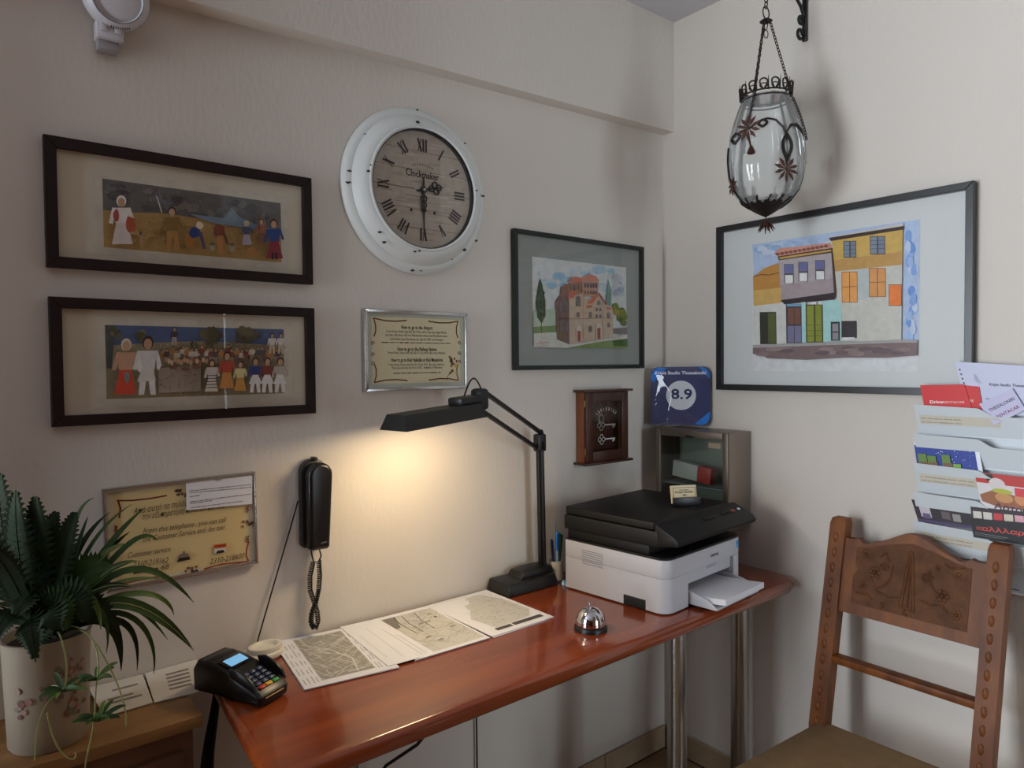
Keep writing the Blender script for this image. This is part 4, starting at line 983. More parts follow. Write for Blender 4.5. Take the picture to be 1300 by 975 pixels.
# ------------------------------------------------------------------ metal wall box with a glass door
BX = M('box_steel', (134, 122, 110), rough=0.42, metal=0.55, var=.05, vscale=6)
bw, bh, bd_ = .296, .317, .128
t = thing('metal_wall_box', (-.001, -.073, .905), RIGHT, 'brown-grey metal wall box with dark glass door in the corner', 'box')
G().box((bw / 2, -.002, bh / 2), (bw, .004, bh)).build('back_panel', M('box_lining', (150, 158, 152), rough=.6), t)
for x in (.002, bw - .002): G().box((x, -bd_ / 2, bh / 2), (.004, bd_ - .006, bh), .001).build('side_panel', BX, t)
for z in (.002, bh - .002): G().box((bw / 2, -bd_ / 2, z), (bw - .010, bd_ - .006, .004), .001).build('end_panel', BX, t)
dr = G().box((.010, -bd_ - .001, bh / 2), (.020, .010, bh), .002).box((bw - .010, -bd_ - .001, bh / 2), (.020, .010, bh), .002).box((bw / 2, -bd_ - .001, bh - .012), (bw - .042, .0098, .024), .002).box((bw / 2, -bd_ - .001, .012), (bw - .042, .0098, .024), .002).build('door', M('door_steel', (104, 94, 84), rough=.42, metal=.55), t)
G().box((bw / 2, -bd_ - .001, bh / 2), (bw - .040, .004, bh - .046)).build('pane', M_glass('smoked_glass', tint=(.84, .88, .87), gloss=.06, ior=1.8), dr)
G().box((bw * .5, -bd_ - .008, bh - .020), (.035, .006, .008), .002).build('latch', BLACK, dr)
g = G(); g.rect(bw - .075, bh - .052, bw - .028, bh - .034, (150, 132, 112), bd_ + .0042); g.build('sticker', M_plain_print(), dr, smooth=0)
G().box((bw / 2, -bd_ * .45, .125), (bw - .012, bd_ * .8, .003)).build('shelf', M('inside_grey', (150, 156, 152), rough=.6), t)
t = thing('small_carton', (-.075, -.19, 1.0325), RIGHT, 'white carton with red end inside the metal wall box', 'carton')
G(Matrix.Rotation(.10, 4, 'Y')).box((-.028, 0, .041), (.105, .035, .055), .002).build('white_part', M('carton_white', (214, 214, 212), rough=.5), t)
G(Matrix.Rotation(.10, 4, 'Y')).box((.052, 0, .041), (.054, .0352, .0552), .002).build('red_end', M('carton_red', (196, 60, 56), rough=.5), t)

# ------------------------------------------------------------------ review award standing on the box
t = thing('award_plaque', (-.119, -.030, 1.2235), 0, 'blue acrylic review plaque reading 8.9 standing on the metal wall box', 'plaque', rot=(-.03, 0, math.radians(-60.2)))
aw, ah = .222, .222
def rounded(w, h, r, n=6): return rr(0, 0, w, h, r, (1, 1, 0, 1), n)
G().prism(rounded(aw, ah, .030)[::-1], .006, .014, bevel=.001).build('acrylic', M_glass('acrylic_clear', gloss=.01, ior=1.49), t)
g = G(); D = .0055
NAVY = (34, 42, 92)
inn = [(.007 + p[0] * (aw - .014) / aw, .007 + p[1] * (ah - .014) / ah) for p in rounded(aw, ah, .030)]
g.poly(inn, NAVY, .0)
mb = G(); mb.prism(inn[::-1], -.001, .0052); mb.build('backing', M('plaque_navy', NAVY, rough=.4), t)
BL = (36, 118, 206)
g2 = G()
g2.poly([(.009, ah - .055), (.016, ah - .062), (.062, ah - .012), (.036, ah - .009), (.018, ah - .017), (.009, ah - .036)], BL, D)
g2.poly([(aw - .046, ah - .009), (aw - .036, ah - .009), (aw - .018, ah - .017), (aw - .009, ah - .036), (aw - .009, ah - .052)], BL, D)
g2.poly([(aw - .062, .012), (aw - .036, .009), (aw - .018, .017), (aw - .009, .036), (aw - .009, .058)], BL, D)
g2.text('Kripis Studio Thessaloniki', aw / 2, ah - .034, .0115, (226, 230, 240), D + .0002, width=aw * .80, bold=True)
g2.disc(aw * .51, ah * .51, .052, .052, (206, 208, 214), D + .0001, n=36)
g2.text('8.9', aw * .52, ah * .455, .036, NAVY, D + .0003, width=.074, bold=True)
g2.build('award_print', M_plain_print(), t, smooth=0)
g.bm.free()
# ------------------------------------------------------------------ hanging lantern on a wall bracket
IRON = M('wrought_iron', (20, 18, 18), rough=0.5)
RUST = M('rusty_metal', (74, 42, 32), rough=0.55, metal=.4, var=.3, vscale=60)
BRZ = M('dark_bronze', (40, 32, 30), rough=0.5, metal=.5)
LX, LY = -.222, -.555
t = thing('wall_bracket', (0, LY, 2.44), RIGHT, 'black wrought iron scroll bracket on the right wall holding lantern', 'bracket')
G().box((0, -.006, .100), (.016, .008, .200), .003).build('wall_bar', IRON, t)
g = G()
for zc, r in ((.018, .014), (.062, .011)):
    g.tube([(-.004, -.012 - r + r * math.cos(q * .55), zc + r * math.sin(q * .55)) for q in range(11)], .005, 8)
g.tube([(0, -.012, .075), (0, -.03, .10), (0, -.08, .135), (0, -.15, .160)], .005, 8); g.build('scroll', IRON, t)
g = G(); g.bar((0, -.004, .185), (0, .238 * -1, .185), .012, .012, .002); g.tube([(0, -.225, .180), (0, -.222, .165), (0, -.216, .160), (0, -.222, .153)], .003, 8); g.build('arm', IRON, t)

t = thing('lantern', (LX, LY, 1.83), 0, 'clear fluted glass lantern with rusty metal flowers hanging on chains', 'lantern')
Z0 = 1.83
prof = [(.012, 1.888), (.036, 1.897), (.066, 1.920), (.091, 1.953), (.105, 1.995), (.1085, 2.045), (.103, 2.10), (.090, 2.150), (.074, 2.195), (.066, 2.215)]
def rad_at(z):
    for (r0, z0), (r1, z1) in zip(prof, prof[1:]):
        if z0 <= z <= z1: return r0 + (r1 - r0) * (z - z0) / (z1 - z0)
    return prof[-1][0] if z > prof[-1][1] else prof[0][0]
def pt(az, z, off=.0):
    r = rad_at(z) + off; a = math.radians(az); return Vector((r * math.cos(a), r * math.sin(a), z - Z0))
gp = []
for i in range(len(prof) - 1):
    for k in range(3):
        f = k / 3; gp.append((prof[i][0] + (prof[i + 1][0] - prof[i][0]) * f, prof[i][1] + (prof[i + 1][1] - prof[i][1]) * f - Z0))
gp.append((prof[-1][0], prof[-1][1] - Z0))
LG = bpy.data.materials.new('lantern_glass'); LG.use_nodes = True; nt = LG.node_tree; nt.nodes.remove(nt.nodes['Principled BSDF'])
trn = nt.nodes.new('ShaderNodeBsdfTransparent'); trn.inputs[0].default_value = (.93, .95, .95, 1); glo = nt.nodes.new('ShaderNodeBsdfGlossy'); glo.inputs['Roughness'].default_value = .06
dif = nt.nodes.new('ShaderNodeBsdfDiffuse'); dif.inputs[0].default_value = (.82, .84, .84, 1)
m1 = nt.nodes.new('ShaderNodeMixShader'); m1.inputs[0].default_value = .20; m2 = nt.nodes.new('ShaderNodeMixShader')
lw = nt.nodes.new('ShaderNodeLayerWeight'); lw.inputs[0].default_value = .35
nt.links.new(trn.outputs[0], m1.inputs[1]); nt.links.new(dif.outputs[0], m1.inputs[2]); nt.links.new(lw.outputs['Fresnel'], m2.inputs[0]); nt.links.new(m1.outputs[0], m2.inputs[1]); nt.links.new(glo.outputs[0], m2.inputs[2])
nt.links.new(m2.outputs[0], nt.nodes['Material Output'].inputs[0])
G().lathe(gp, 96, flute=16, famp=.018).build('glass_body', LG, t)
bm_ = t.children[0].data
# crown of leaf loops
g = G(); RZ = 2.212 - Z0
for dz in (-.004, .010): g.tube([(.0685 * math.cos(q * PI / 24), .0685 * math.sin(q * PI / 24), RZ + dz) for q in range(48)], .0024, 6, closed=True)
for k in range(14):
    a0 = 2 * PI * k / 14
    loop = []
    for q in range(13):
        s_ = q / 12; aa = a0 + .17 * math.sin(2 * PI * s_) * (1 - .3 * s_); z = .008 + .030 * math.sin(PI * s_); loop.append(((.069 + .004 * math.sin(PI * s_)) * math.cos(aa), (.069 + .004 * math.sin(PI * s_)) * math.sin(aa), RZ + z))
    g.tube(loop, .0024, 5)
    g.tube([(p[0] * 1.0, p[1] * 1.0, RZ + .008 + (p[2] - RZ - .008) * .55) for p in loop], .0016, 5)
    g.tube([(.071 * math.cos(a0 + .19), .071 * math.sin(a0 + .19), RZ + .006), (.076 * math.cos(a0 + .19), .076 * math.sin(a0 + .19), RZ + .044)], .0022, 5, rad=[.003, .0006])
g.build('crown', BRZ, t)
# chains
def chain(g, a, b, link=.012, r=.0016):
    a, b = Vector(a), Vector(b); L = (b - a).length; n = max(2, int(L / (link * .78))); dr_ = (b - a).normalized(); u = dr_.cross(Vector((.3, .8, .1))).normalized(); w = dr_.cross(u)
    for i in range(n):
        c = a + (b - a) * ((i + .5) / n); s = u if i % 2 else w
        g.tube([c + dr_ * (link / 2) * math.cos(q * PI / 5) + s * (link * .30) * math.sin(q * PI / 5) for q in range(10)], r, 4, closed=True)
HZ = 2.440 - Z0
for az in (186, 300, 66):
    g = G(); chain(g, (.010 * math.cos(math.radians(az)), .010 * math.sin(math.radians(az)), HZ), pt(az, 2.214, .004)); g.build('chain', BRZ, t)
for az, z1 in ((186, 2.125), (300, 2.085), (66, 2.09)):
    g = G()
    zs = [2.210 - (2.210 - z1) * k / 5 for k in range(6)]
    for za, zb in zip(zs, zs[1:]): chain(g, pt(az, za, .005), pt(az, zb, .005), link=.010)
    g.build('side_chain', BRZ, t)
g = G(); g.lathe([(.0, .006), (.008, .005), (.018, -.002), (.016, -.004), (.0, -.001)], 20, (0, 0, HZ)); g.tube([(.016 * math.cos(q * PI / 8), 0, HZ + .022 + .018 * math.sin(q * PI / 8)) for q in range(16)], .002, 6, closed=True)
chain(g, (0, 0, HZ + .036), (0, 0, HZ + .155), link=.020, r=.002); chain(g, (0, 0, HZ - .002), (0, 0, HZ - .050), link=.024, r=.0016); g.build('hanger', BRZ, t)
# metal flowers with curled leaves and stems
def flower(az, z, R=.027, n=9):
    c = pt(az, z, .006); a = math.radians(az); out_ = Vector((math.cos(a), math.sin(a), 0)); tz = Vector((0, 0, 1)); tx = tz.cross(out_)
    g = G()
    for k in range(n):
        an = 2 * PI * k / n + .3; dv = tx * math.cos(an) + tz * math.sin(an); sv = tx * -math.sin(an) + tz * math.cos(an)
        p = [c + dv * .004, c + dv * R * .6 + sv * .0052 + out_ * .002, c + dv * R - out_ * .001, c + dv * R * .6 - sv * .0052 + out_ * .002]
        q = [x + out_ * .0018 for x in p]
        va, vb = [g.v(x) for x in p], [g.v(x) for x in q]
        g.face(va[::-1]); g.face(vb)
        for i in range(4): g.face([va[i], va[(i + 1) % 4], vb[(i + 1) % 4], vb[i]])
    g.ball(c + out_ * .002, .0055, 8)
    g.build('flower', RUST, t)
flower(186, 2.108, .037, 10); flower(241, 1.985, .038, 10); flower(148, 1.962, .028, 7); flower(330, 2.03, .024, 7)
def vine(pts, r=.0030, nm='vine', off=.004):
    g = G(); g.tube([pt(az, z, off) for az, z in pts], r, 6); return g
def heart(az, z, w, h, up=1):
    g = G()
    for s_ in (-1, 1):
        g.tube([pt(az + s_ * w * math.sin(PI * q / 10) * (1 - .35 * q / 10), z + up * (h * .5 - h * q / 10) + .0, .005) for q in range(11)], .0032, 6)
        g.tube([pt(az + s_ * w * .55 * math.sin(PI * q / 10), z + up * (h * .38 - h * .7 * q / 10), .005) for q in range(11)], .0014, 6)
    g.build('leaf_loop', BRZ, t)
g = vine([(186, 2.105), (200, 2.122), (214, 2.128), (226, 2.122), (236, 2.100), (241, 2.07)]); g.tube([pt(az, z, .004) for az, z in ((241, 2.085), (250, 2.108), (262, 2.112), (272, 2.10), (280, 2.085))], .003, 6, rad=[.001, .004, .005, .004, .001]); g.build('vine', BRZ, t)
heart(241, 2.045, 9, .075); heart(163, 2.090, 12, .030); heart(207, 2.115, 8, .022)
g = vine([(186, 2.09), (189, 2.065), (191, 2.05)]); g.lathe([(.001, .012), (.006, .004), (.012, -.010), (.009, -.013), (.0, -.008)], 10, tuple(pt(192, 2.045, .008))); g.build('bell_bud', RUST, t)
for az in (141, 318):
    g = G(); zz = [2.075 - k * (2.075 - 1.90) / 10 for k in range(11)]; g.tube([pt(az, z, .003) for z in zz], .0028, 6); g.build('rib', BRZ, t)
g = G()
for k in range(12):
    a0 = 30 * k; g.tube([pt(a0 + 13 * math.sin(PI * q / 6) * (1 if q < 7 else -1), 1.893 + .036 * math.sin(PI * (q % 7) / 6) * .9, .003) for q in range(7)], .0026, 5)
g.lathe([(.058, 1.914 - Z0), (.040, 1.897 - Z0), (.016, 1.882 - Z0), (.004, 1.876 - Z0), (.0, 1.875 - Z0)], 24); g.build('bottom_cap', BRZ, t)
g = G(); g.tube([(0, 0, 1.878 - Z0), (0, 0, 1.858 - Z0)], .002, 6)
for k in range(11):
    a = 2 * PI * k / 11; e = random.uniform(.020, .030); g.tube([(0, 0, .034), (e * .45 * math.cos(a), e * .45 * math.sin(a), .026), (e * math.cos(a), e * math.sin(a), random.uniform(.0, .008))], .003, 5, rad=[.002, .0042, .001])
g.build('tassel', RUST, t)

# ------------------------------------------------------------------ brochure rack on the right wall
RW, Rz = .34, .86
RY = -.893
t = thing('brochure_rack', (-.001, RY, Rz), RIGHT, 'white plastic wall rack with stepped pockets full of leaflets', 'rack')
RP = M('rack_white', (206, 212, 216), rough=0.4)
G().box((RW / 2, -.002, .235), (RW, .004, .47), .001).build('back_panel', RP, t)
def pocket(zt, d_top=.046, d_bot=.022, hgt=.082):
    top = [(0, zt), (.148, zt - .004)] + [(.148 + .042 * k / 6, zt - .004 - .020 * (1 - math.cos(PI * k / 6)) / 2) for k in range(1, 7)] + [(RW, zt - .026)]
    bot = [(RW - .006, zt - hgt), (.006, zt - hgt)]
    poly = top + bot
    g = G(); va, vb = [], []
    for (u, v_) in poly:
        f = (v_ - (zt - hgt)) / hgt; d = d_bot + (d_top - d_bot) * max(0, min(1, f)); va.append(g.v((u, -d, v_))); vb.append(g.v((u, -d + .0025, v_)))
    g.face(va); g.face(vb[::-1])
    for i in range(len(poly)): g.face([va[i], va[(i + 1) % len(poly)], vb[(i + 1) % len(poly)], vb[i]])
    bmesh.ops.recalc_face_normals(g.bm, faces=g.bm.faces[:])
    g.box((RW / 2, -d_bot / 2 - .002, zt - hgt + .0015), (RW - .014, d_bot, .003))
    return g.build('pocket', RP, t, smooth=20)
ZT = [1.334 - .0795 * k - Rz for k in range(5)]
for k, z in enumerate(ZT): 
    pk = pocket(z)
    if k in (0, 2, 4):
        u0, u1 = .012, .150
        g = G(); f0 = lambda v_: .022 + .024 * (v_ - (z - .082)) / .082 + .0004
        qs = [(u0, z - .052), (u1 + .05, z - .052), (u1 + .05, z - .028), (u0, z - .028)]
        vs = [g.v((u, -f0(v_), v_)) for u, v_ in qs]; g.face(vs, (206, 198, 182))
        for r_ in (0, 1):
            vv = z - .039 - r_ * .010; worn_line(g, u0 + .004, vv, u0 + (.099 if k == 0 else .129), vv, .0052, (160, 150, 136), f0(vv + .004) + .0006, k)
        g.build('label_strip', M_plain_print(), pk, smooth=0)
g = G(); g.box((RW / 2, -.006, .004), (RW, .006, .004)); g.rect(.119, .017, .125, .030, (64, 34, 44), .0045); g.rect(.131, .017, .137, .028, (90, 84, 96), .0045); g.rect(.142, .017, .149, .028, (84, 80, 92), .0045); g.rect(.118, .012, .235, .014, (40, 46, 90), .0045); g.build('lower_mark', M_plain_print(), t, smooth=0)

def leaflet(name, label, cat, quad, depth, draw, thick=.0015, tilt=.0, group=None, base=(225, 225, 228)):
    """a sheet standing in the rack: quad = photo pixels TL, TR, BR, BL on a plane parallel to the wall"""
    pts = [P(x, y, 0, -depth) for x, y in quad]
    o = Vector(pts[3]); th = thing(name, (-depth, o.y, o.z), RIGHT, label, cat, group)
    q = [(-(p.y - o.y), p.z - o.z) for p in pts]
    g = G(); g.prism([q[3], q[2], q[1], q[0]], -thick, 0); g.build('sheet', M('leaflet_%s' % name + '_%d_%d_%d' % base, base, rough=.35), th, smooth=0)
    g = G(); a = Art(g, (0, 0), (1, 0), (1, 1), (0, 1), 0, 0, 1, 1)
    A, b = [], []
    for (x, y), (X_, Y_) in zip(((0, 0), (1, 0), (1, 1), (0, 1)), (q[0], q[1], q[2], q[3])):
        A += [[x, y, 1, 0, 0, 0, -X_ * x, -X_ * y], [0, 0, 0, x, y, 1, -Y_ * x, -Y_ * y]]; b += [X_, Y_]
    a.h = np.linalg.solve(np.array(A, float), np.array(b, float)); a.d = .0001
    draw(a)
    g.build('print', M_plain_print(), th, smooth=0)
    return th
def d_red1(a):
    a.rect(0, 0, 1, 1, (206, 36, 38)); art_text(a, 'Drive', .14, .42, .68, .0085, (240, 236, 236), bold=True); art_text(a, 'RENTACAR', .42, .88, .68, .0062, (240, 210, 210))
def d_red2(a): a.rect(0, 0, 1, 1, (204, 34, 36)); art_text(a, 'CAR', .12, .50, .55, .008, (240, 214, 214))
leaflet('rental_leaflet', 'red car rental leaflet with Drive lettering in the top rack pocket', 'leaflet', [(1168, 489), (1224, 488), (1236, 524), (1175, 524)], .036, d_red1, base=(206, 40, 40))
leaflet('rental_leaflet', 'red leaflet reading CAR tucked behind the other red leaflet', 'leaflet', [(1222, 489), (1243, 491), (1249, 528), (1229, 526)], .0335, d_red2, base=(204, 38, 40))
def d_sp(a):
    a.rect(0, 0, 1, 1, (196, 198, 220))
    for k in range(9): a.rect(.03 + .004 * k, .12 + k * .08, .05 + .004 * k, .15 + k * .08, (40, 40, 60))
    art_text(a, 'Kripis Studio Thessaloniki', .38, .98, .40, .0068, (60, 60, 84), bold=True); worn_text(a, .30, .48, .68, .005, (110, 110, 140)); worn_text(a, .32, .58, .82, .005, (110, 110, 140))
    for k in range(5): a.line([(.2, .2 + k * .03), (.24 + .01 * k, .24 + k * .03)], .0012, (130, 136, 170))
leaflet('spiral_booklet', 'pale lilac spiral bound booklet standing in the top rack pocket', 'booklet', [(1212, 459), (1312, 465), (1316, 528), (1228, 526)], .0305, d_sp, base=(200, 202, 222))
def d_tk(a):
    a.rect(0, 0, 1, 1, (190, 186, 214)); art_text(a, 'THESSALONIKI', .12, .9, .45, .008, (44, 40, 66), bold=True); art_text(a, 'RENTACAR', .2, .9, .82, .008, (120, 50, 100), bold=True)
leaflet('ticket_leaflet', 'tilted lilac leaflet with THESSALONIKI lettering in top rack pocket', 'leaflet', [(1243, 513), (1285, 493), (1302, 520), (1262, 540)], .038, d_tk, base=(192, 188, 216))
def d_bl(a):
    a.rect(0, .10, .93, 1, (34, 58, 148))
    for k in range(60): a.disc(random.uniform(.3, .9), random.uniform(.18, .95), .008, .015, random.choice([(210, 220, 240), (120, 150, 220), (60, 90, 190)]), n=5)
    for k, x in enumerate((.04, .18, .40)): a.rect(x, .35 + .05 * (k % 2), x + .13, .72, (96, 130, 56)); a.rect(x + .01, .60, x + .15, .85, (120, 84, 60))
    a.rect(.56, .62, .68, .76, (120, 170, 60))
leaflet('night_leaflet', 'blue starry leaflet with green shapes in the middle rack pocket', 'leaflet', [(1160, 561), (1242, 566), (1249, 606), (1166, 602)], .036, d_bl, base=(214, 216, 226))
def d_fd(a):
    a.rect(0, 0, 1, .27, (186, 44, 40)); a.rect(0, .27, 1, 1, (214, 206, 206)); a.rect(.22, .02, .36, .2, (40, 30, 30)); a.disc(.42, .26, .16, .16, (210, 200, 200))
    a.poly([(.02, .62), (.3, .45), (.7, .5), (.98, .62), (.98, .86), (.4, .92), (.05, .82)], (150, 92, 56)); a.disc(.52, .62, .18, .14, (196, 140, 86)); a.disc(.85, .60, .13, .16, (206, 136, 92)); a.disc(.5, .44, .2, .07, (176, 178, 60)); a.rect(.74, .30, 1, .52, (206, 60, 66))
    art_text(a, 'Αρτοπ', .28, .98, .98, .015, (60, 30, 70), bold=True)
leaflet('food_menu', 'food menu with a burger picture and Greek lettering in the rack', 'leaflet', [(1237, 599), (1306, 606), (1309, 655), (1246, 643)], .040, d_fd, base=(214, 206, 206))
def d_k1(a): a.rect(0, 0, 1, 1, (34, 28, 34)); worn_text(a, .05, .92, .60, .0068, (166, 160, 168)); a.rect(.1, .0, .55, .14, (130, 84, 66))
leaflet('dark_card', 'narrow black leaflet with pale lettering in bottom rack pocket', 'leaflet', [(1172, 629), (1237, 638), (1239, 663), (1175, 658)], .030, d_k1, base=(34, 28, 34))
def d_k2(a):
    a.rect(0, 0, 1, 1, (40, 32, 40)); a.rect(.09, .25, .27, .72, (190, 182, 190)); a.rect(.12, .55, .25, .8, (96, 80, 120)); a.rect(.45, .35, .6, .7, (96, 84, 84)); a.rect(.64, .4, .78, .75, (150, 144, 140)); a.rect(0, .85, 1, 1, (74, 60, 96))
leaflet('photo_leaflet', 'dark photo leaflet sticking out left of the bottom rack pocket', 'leaflet', [(1157, 634), (1233, 645), (1238, 672), (1166, 662)], .035, d_k2, base=(40, 32, 40))
def d_k3(a):
    a.rect(0, 0, 1, 1, (22, 18, 22)); art_text(a, 'καλλλαρ', .10, .98, .56, .0115, (206, 70, 60), bold=True); a.line([(.05, .72), (.7, .78)], .0008, (150, 150, 150)); a.line([(.05, .82), (.65, .86)], .0008, (130, 130, 130))
leaflet('black_menu', 'black menu card with red Greek lettering in bottom rack pocket', 'leaflet', [(1232, 658), (1302, 664), (1302, 692), (1236, 682)], .0475, d_k3, base=(22, 18, 22))
def d_k4(a):
    a.rect(0, 0, 1, 1, (50, 36, 42))
    for k, c in enumerate(((206, 200, 190), (206, 200, 190), (196, 60, 64), (206, 196, 176), (214, 160, 170))): a.rect(.04 + .19 * k, .25, .20 + .19 * k, .9, c)
    worn_text(a, .06, .19, .75, .005, (60, 50, 50)); worn_text(a, .63, .75, .75, .005, (60, 50, 50))
leaflet('picture_menu', 'dark leaflet with small food pictures behind the black menu card', 'leaflet', [(1232, 643), (1302, 650), (1304, 672), (1234, 664)], .041, d_k4, base=(50, 36, 42))

# ------------------------------------------------------------------ carved chair against the right wall
CW = M('chair_wood', (122, 68, 22), rough=0.5, wood=(86, 43, 13), vscale=9, stretch=(3, 3, .5), spec=.3)
CD = M('chair_panel_wood', (100, 60, 28), rough=0.55, spec=.3, wood=(76, 42, 18), vscale=16, stretch=(2, 2, 2), bump=.3, bscale=160)
t = thing('carved_chair', (0, -.91, 0), RIGHT, 'carved wooden chair with tan cushion seat against the right wall', 'chair')
def bp(u, z, d=0.0):                      # point on the back's leaning plane (u across, z height), d proud of it
    if z >= .43: dep = .200 - (z - .43) * .122 / .57
    else: dep = .200 - (.43 - z) * .06
    return (u, -(dep + d), z)
for u in (-.197, .200):
    g = G()
    zs = [0, .2, .43, .60, .80, .985, 1.0]
    rings = []
    for z in zs:
        hw, hd = (.0225, .0205) if z < .99 else (.019, .017)
        c = Vector(bp(u, z)); rings.append([g.v(c + Vector((sx * hw, sy * hd, 0))) for sx, sy in ((-1, -1), (1, -1), (1, 1), (-1, 1))])
    for a_, b_ in zip(rings, rings[1:]):
        for i in range(4): g.face([a_[i], a_[(i + 1) % 4], b_[(i + 1) % 4], b_[i]])
    g.face(rings[0][::-1]); g.face(rings[-1])
    po = g.build('back_post', CW, t, smooth=20)
    g = G()
    for k in range(14):
        z = .945 - k * .042; c = Vector(bp(u - .002, z, .0205)); g.ball(c, .011, 8, (.65, .38, 1.45))
    cv = g.build('bead_carving', CW, po)
# crest board with a curved top
g = G(); n = 28; ub, ue = -.176, .179
topz = []
for i in range(n + 1):
    f = i / n; x = abs(f - .5) * 2
    z = .948 + .040 * (math.cos(min(1, x / .62) * PI) * .5 + .5) - (.006 if .62 < x < .74 else 0) + (.004 if .74 <= x < .80 else 0)
    topz.append((ub + (ue - ub) * f, z))
va = [g.v(bp(u, z, .012)) for u, z in topz]; vb = [g.v(bp(u, z, -.012)) for u, z in topz]; wa = [g.v(bp(u, .748, .012)) for u, z in topz]; wb = [g.v(bp(u, .748, -.012)) for u, z in topz]
for i in range(n):
    g.face([wa[i], wa[i + 1], va[i + 1], va[i]]); g.face([wb[i + 1], wb[i], vb[i], vb[i + 1]]); g.face([va[i], va[i + 1], vb[i + 1], vb[i]]); g.face([wa[i + 1], wa[i], wb[i], wb[i + 1]])
g.face([wa[0], va[0], vb[0], wb[0]]); g.face([va[-1], wa[-1], wb[-1], vb[-1]])
cr = g.build('crest_board', CW, t, smooth=40)
g = G(); pu0, pu1, pz0, pz1 = -.140, .146, .778, .930
pan = [(pu0, pz0), (pu1, pz0), (pu1, pz1), (pu1 - .03, pz1 + .004), (.06, pz1 + .022), (.003, pz1 + .034), (-.055, pz1 + .022), (pu0 + .03, pz1 + .004), (pu0, pz1), (pu0, .885), (pu0 + .007, .87), (pu0 - .003, .85)]
va = [g.v(bp(u, z, .0135)) for u, z in pan]; g.face(va); vb = [g.v(bp(u, z, .0118)) for u, z in pan]
for i in range(len(pan)): g.face([va[i], vb[i], vb[(i + 1) % len(pan)], va[(i + 1) % len(pan)]])
g.build('carved_panel', CD, cr, smooth=20)
g = G()
def cv_(pts, r=.0028): g.tube([bp(u, z, .0140) for u, z in pts], r, 6)
def cs(uc, zc, r, turns=1.3, s=1, r0=.003):
    cv_([(uc + s * r * (1 - q / 16) * math.cos(q * turns * 2 * PI / 14), zc + r * (1 - q / 16) * math.sin(q * turns * 2 * PI / 14)) for q in range(14)], r0)
cv_([(-.012, .800), (.000, .935), (.003, .945)], .0045); cv_([(.020, .800), (.006, .935), (.003, .945)], .0045); cv_([(.004, .800), (.004, .93)], .003); cv_([(-.016, .802), (.024, .797)], .0035); cv_([(.0, .798), (-.004, .784), (.006, .782)], .003)
for uc, zc, r in ((-.112, .915, .014), (-.085, .872, .017), (-.115, .830, .013), (.085, .850, .018), (.115, .905, .012), (.120, .812, .014), (.07, .915, .010)):
    for k in range(6): a0 = k * PI / 3; g.ball(bp(uc + r * .62 * math.cos(a0), zc + r * .62 * math.sin(a0), .0135), r * .40, 8, (1, .5, 1))
    g.ball(bp(uc, zc, .015), r * .32, 8)
for pts in ([(-.095, .858), (-.075, .825), (-.045, .818), (-.02, .822)], [(-.04, .90), (-.042, .87), (-.055, .845), (-.07, .835)], [(-.075, .915), (-.06, .93), (-.05, .905)], [(.03, .83), (.06, .822), (.085, .828), (.10, .815)], [(.05, .905), (.055, .875), (.07, .855)], [(.085, .93), (.10, .922), (.13, .93)], [(-.13, .81), (-.10, .812), (-.085, .80)], [(-.06, .80), (-.055, .788), (-.062, .782)]): cv_(pts)
cs(.045, .885, .014); cs(-.06, .89, .012, s=-1)
g.build('relief_carving', CD, cr)
G().bar(bp(-.176, .617), bp(.179, .617), .020, .036, .003, upv=(0, 1, 0)).build('back_rail', CW, t)
g = G(); so = [(-.215, .19), (.215, .19), (.235, .62), (-.235, .62)]
g.prism([(u, -d) for u, d in so], .375, .415, plane='xy', bevel=.004); g.build('seat_frame', CW, t)
g = G(); si = [(-.170, .185), (.172, .185), (.206, .212), (.226, .612), (-.226, .612), (-.204, .212)]
g.prism([(u, -d) for u, d in si], .4155, .440, plane='xy', bevel=.012, seg=3); g.build('seat_cushion', M('tan_velour', (126, 100, 66), rough=.95, var=.06, vscale=30, bump=.25, bscale=300), t)
for u in (-.21, .21): G().bar((u, -.595, 0), (u, -.595, .376), .042, .042, .004).build('front_leg', CW, t)
for u in (-.205, .206): G().bar((u, -.20, .15), (u, -.575, .15), .022, .03, .003).build('side_stretcher', CW, t)

# ------------------------------------------------------------------ potted plant on the low cabinet
PX_, PY_, PZ_ = -1.962, -.150, .7645
t = thing('potted_plant', (PX_, PY_, PZ_), 0, 'leafy spider plant and fern in a flowered pot on the low cabinet', 'plant')
mp_ = Matrix.Translation((-PX_, -PY_, -PZ_))
G().lathe([(.0, .0), (.060, .0), (.064, .006), (.070, .19), (.073, .20), (.068, .20), (.064, .18), (.0, .18)], 40).build('pot', M('flowered_pot', (150, 138, 122), rough=.4, var=.06, vscale=10), t)
g = G()
for k in range(46):
    cl = random.choice([(292, .135), (270, .11), (300, .075), (225, .10)]); az = math.radians(cl[0] + random.gauss(0, 9)); z = min(.175, max(.02, cl[1] + random.gauss(0, .014))); r = .0646 + .006 * z / .19 + .0008
    n_ = Vector((math.cos(az), math.sin(az), 0)); tx = Vector((-math.sin(az), math.cos(az), 0)); c = n_ * r + Vector((0, 0, z)); s_ = random.uniform(.003, .007)
    f = g.face([g.v(c + tx * s_ * math.cos(q * 1.047) + Vector((0, 0, s_ * math.sin(q * 1.047))) + n_ * (.0002 * k / 10)) for q in range(6)], random.choice([(132, 84, 84), (146, 106, 98), (112, 74, 72), (108, 106, 84), (150, 122, 108)]))
g.build('flower_print', M_plain_print(), t, smooth=0)['kind'] = 'stuff'
G().lathe([(.0, .186), (.0655, .184)], 24).build('soil', M('soil', (44, 34, 26), rough=1.0), t)
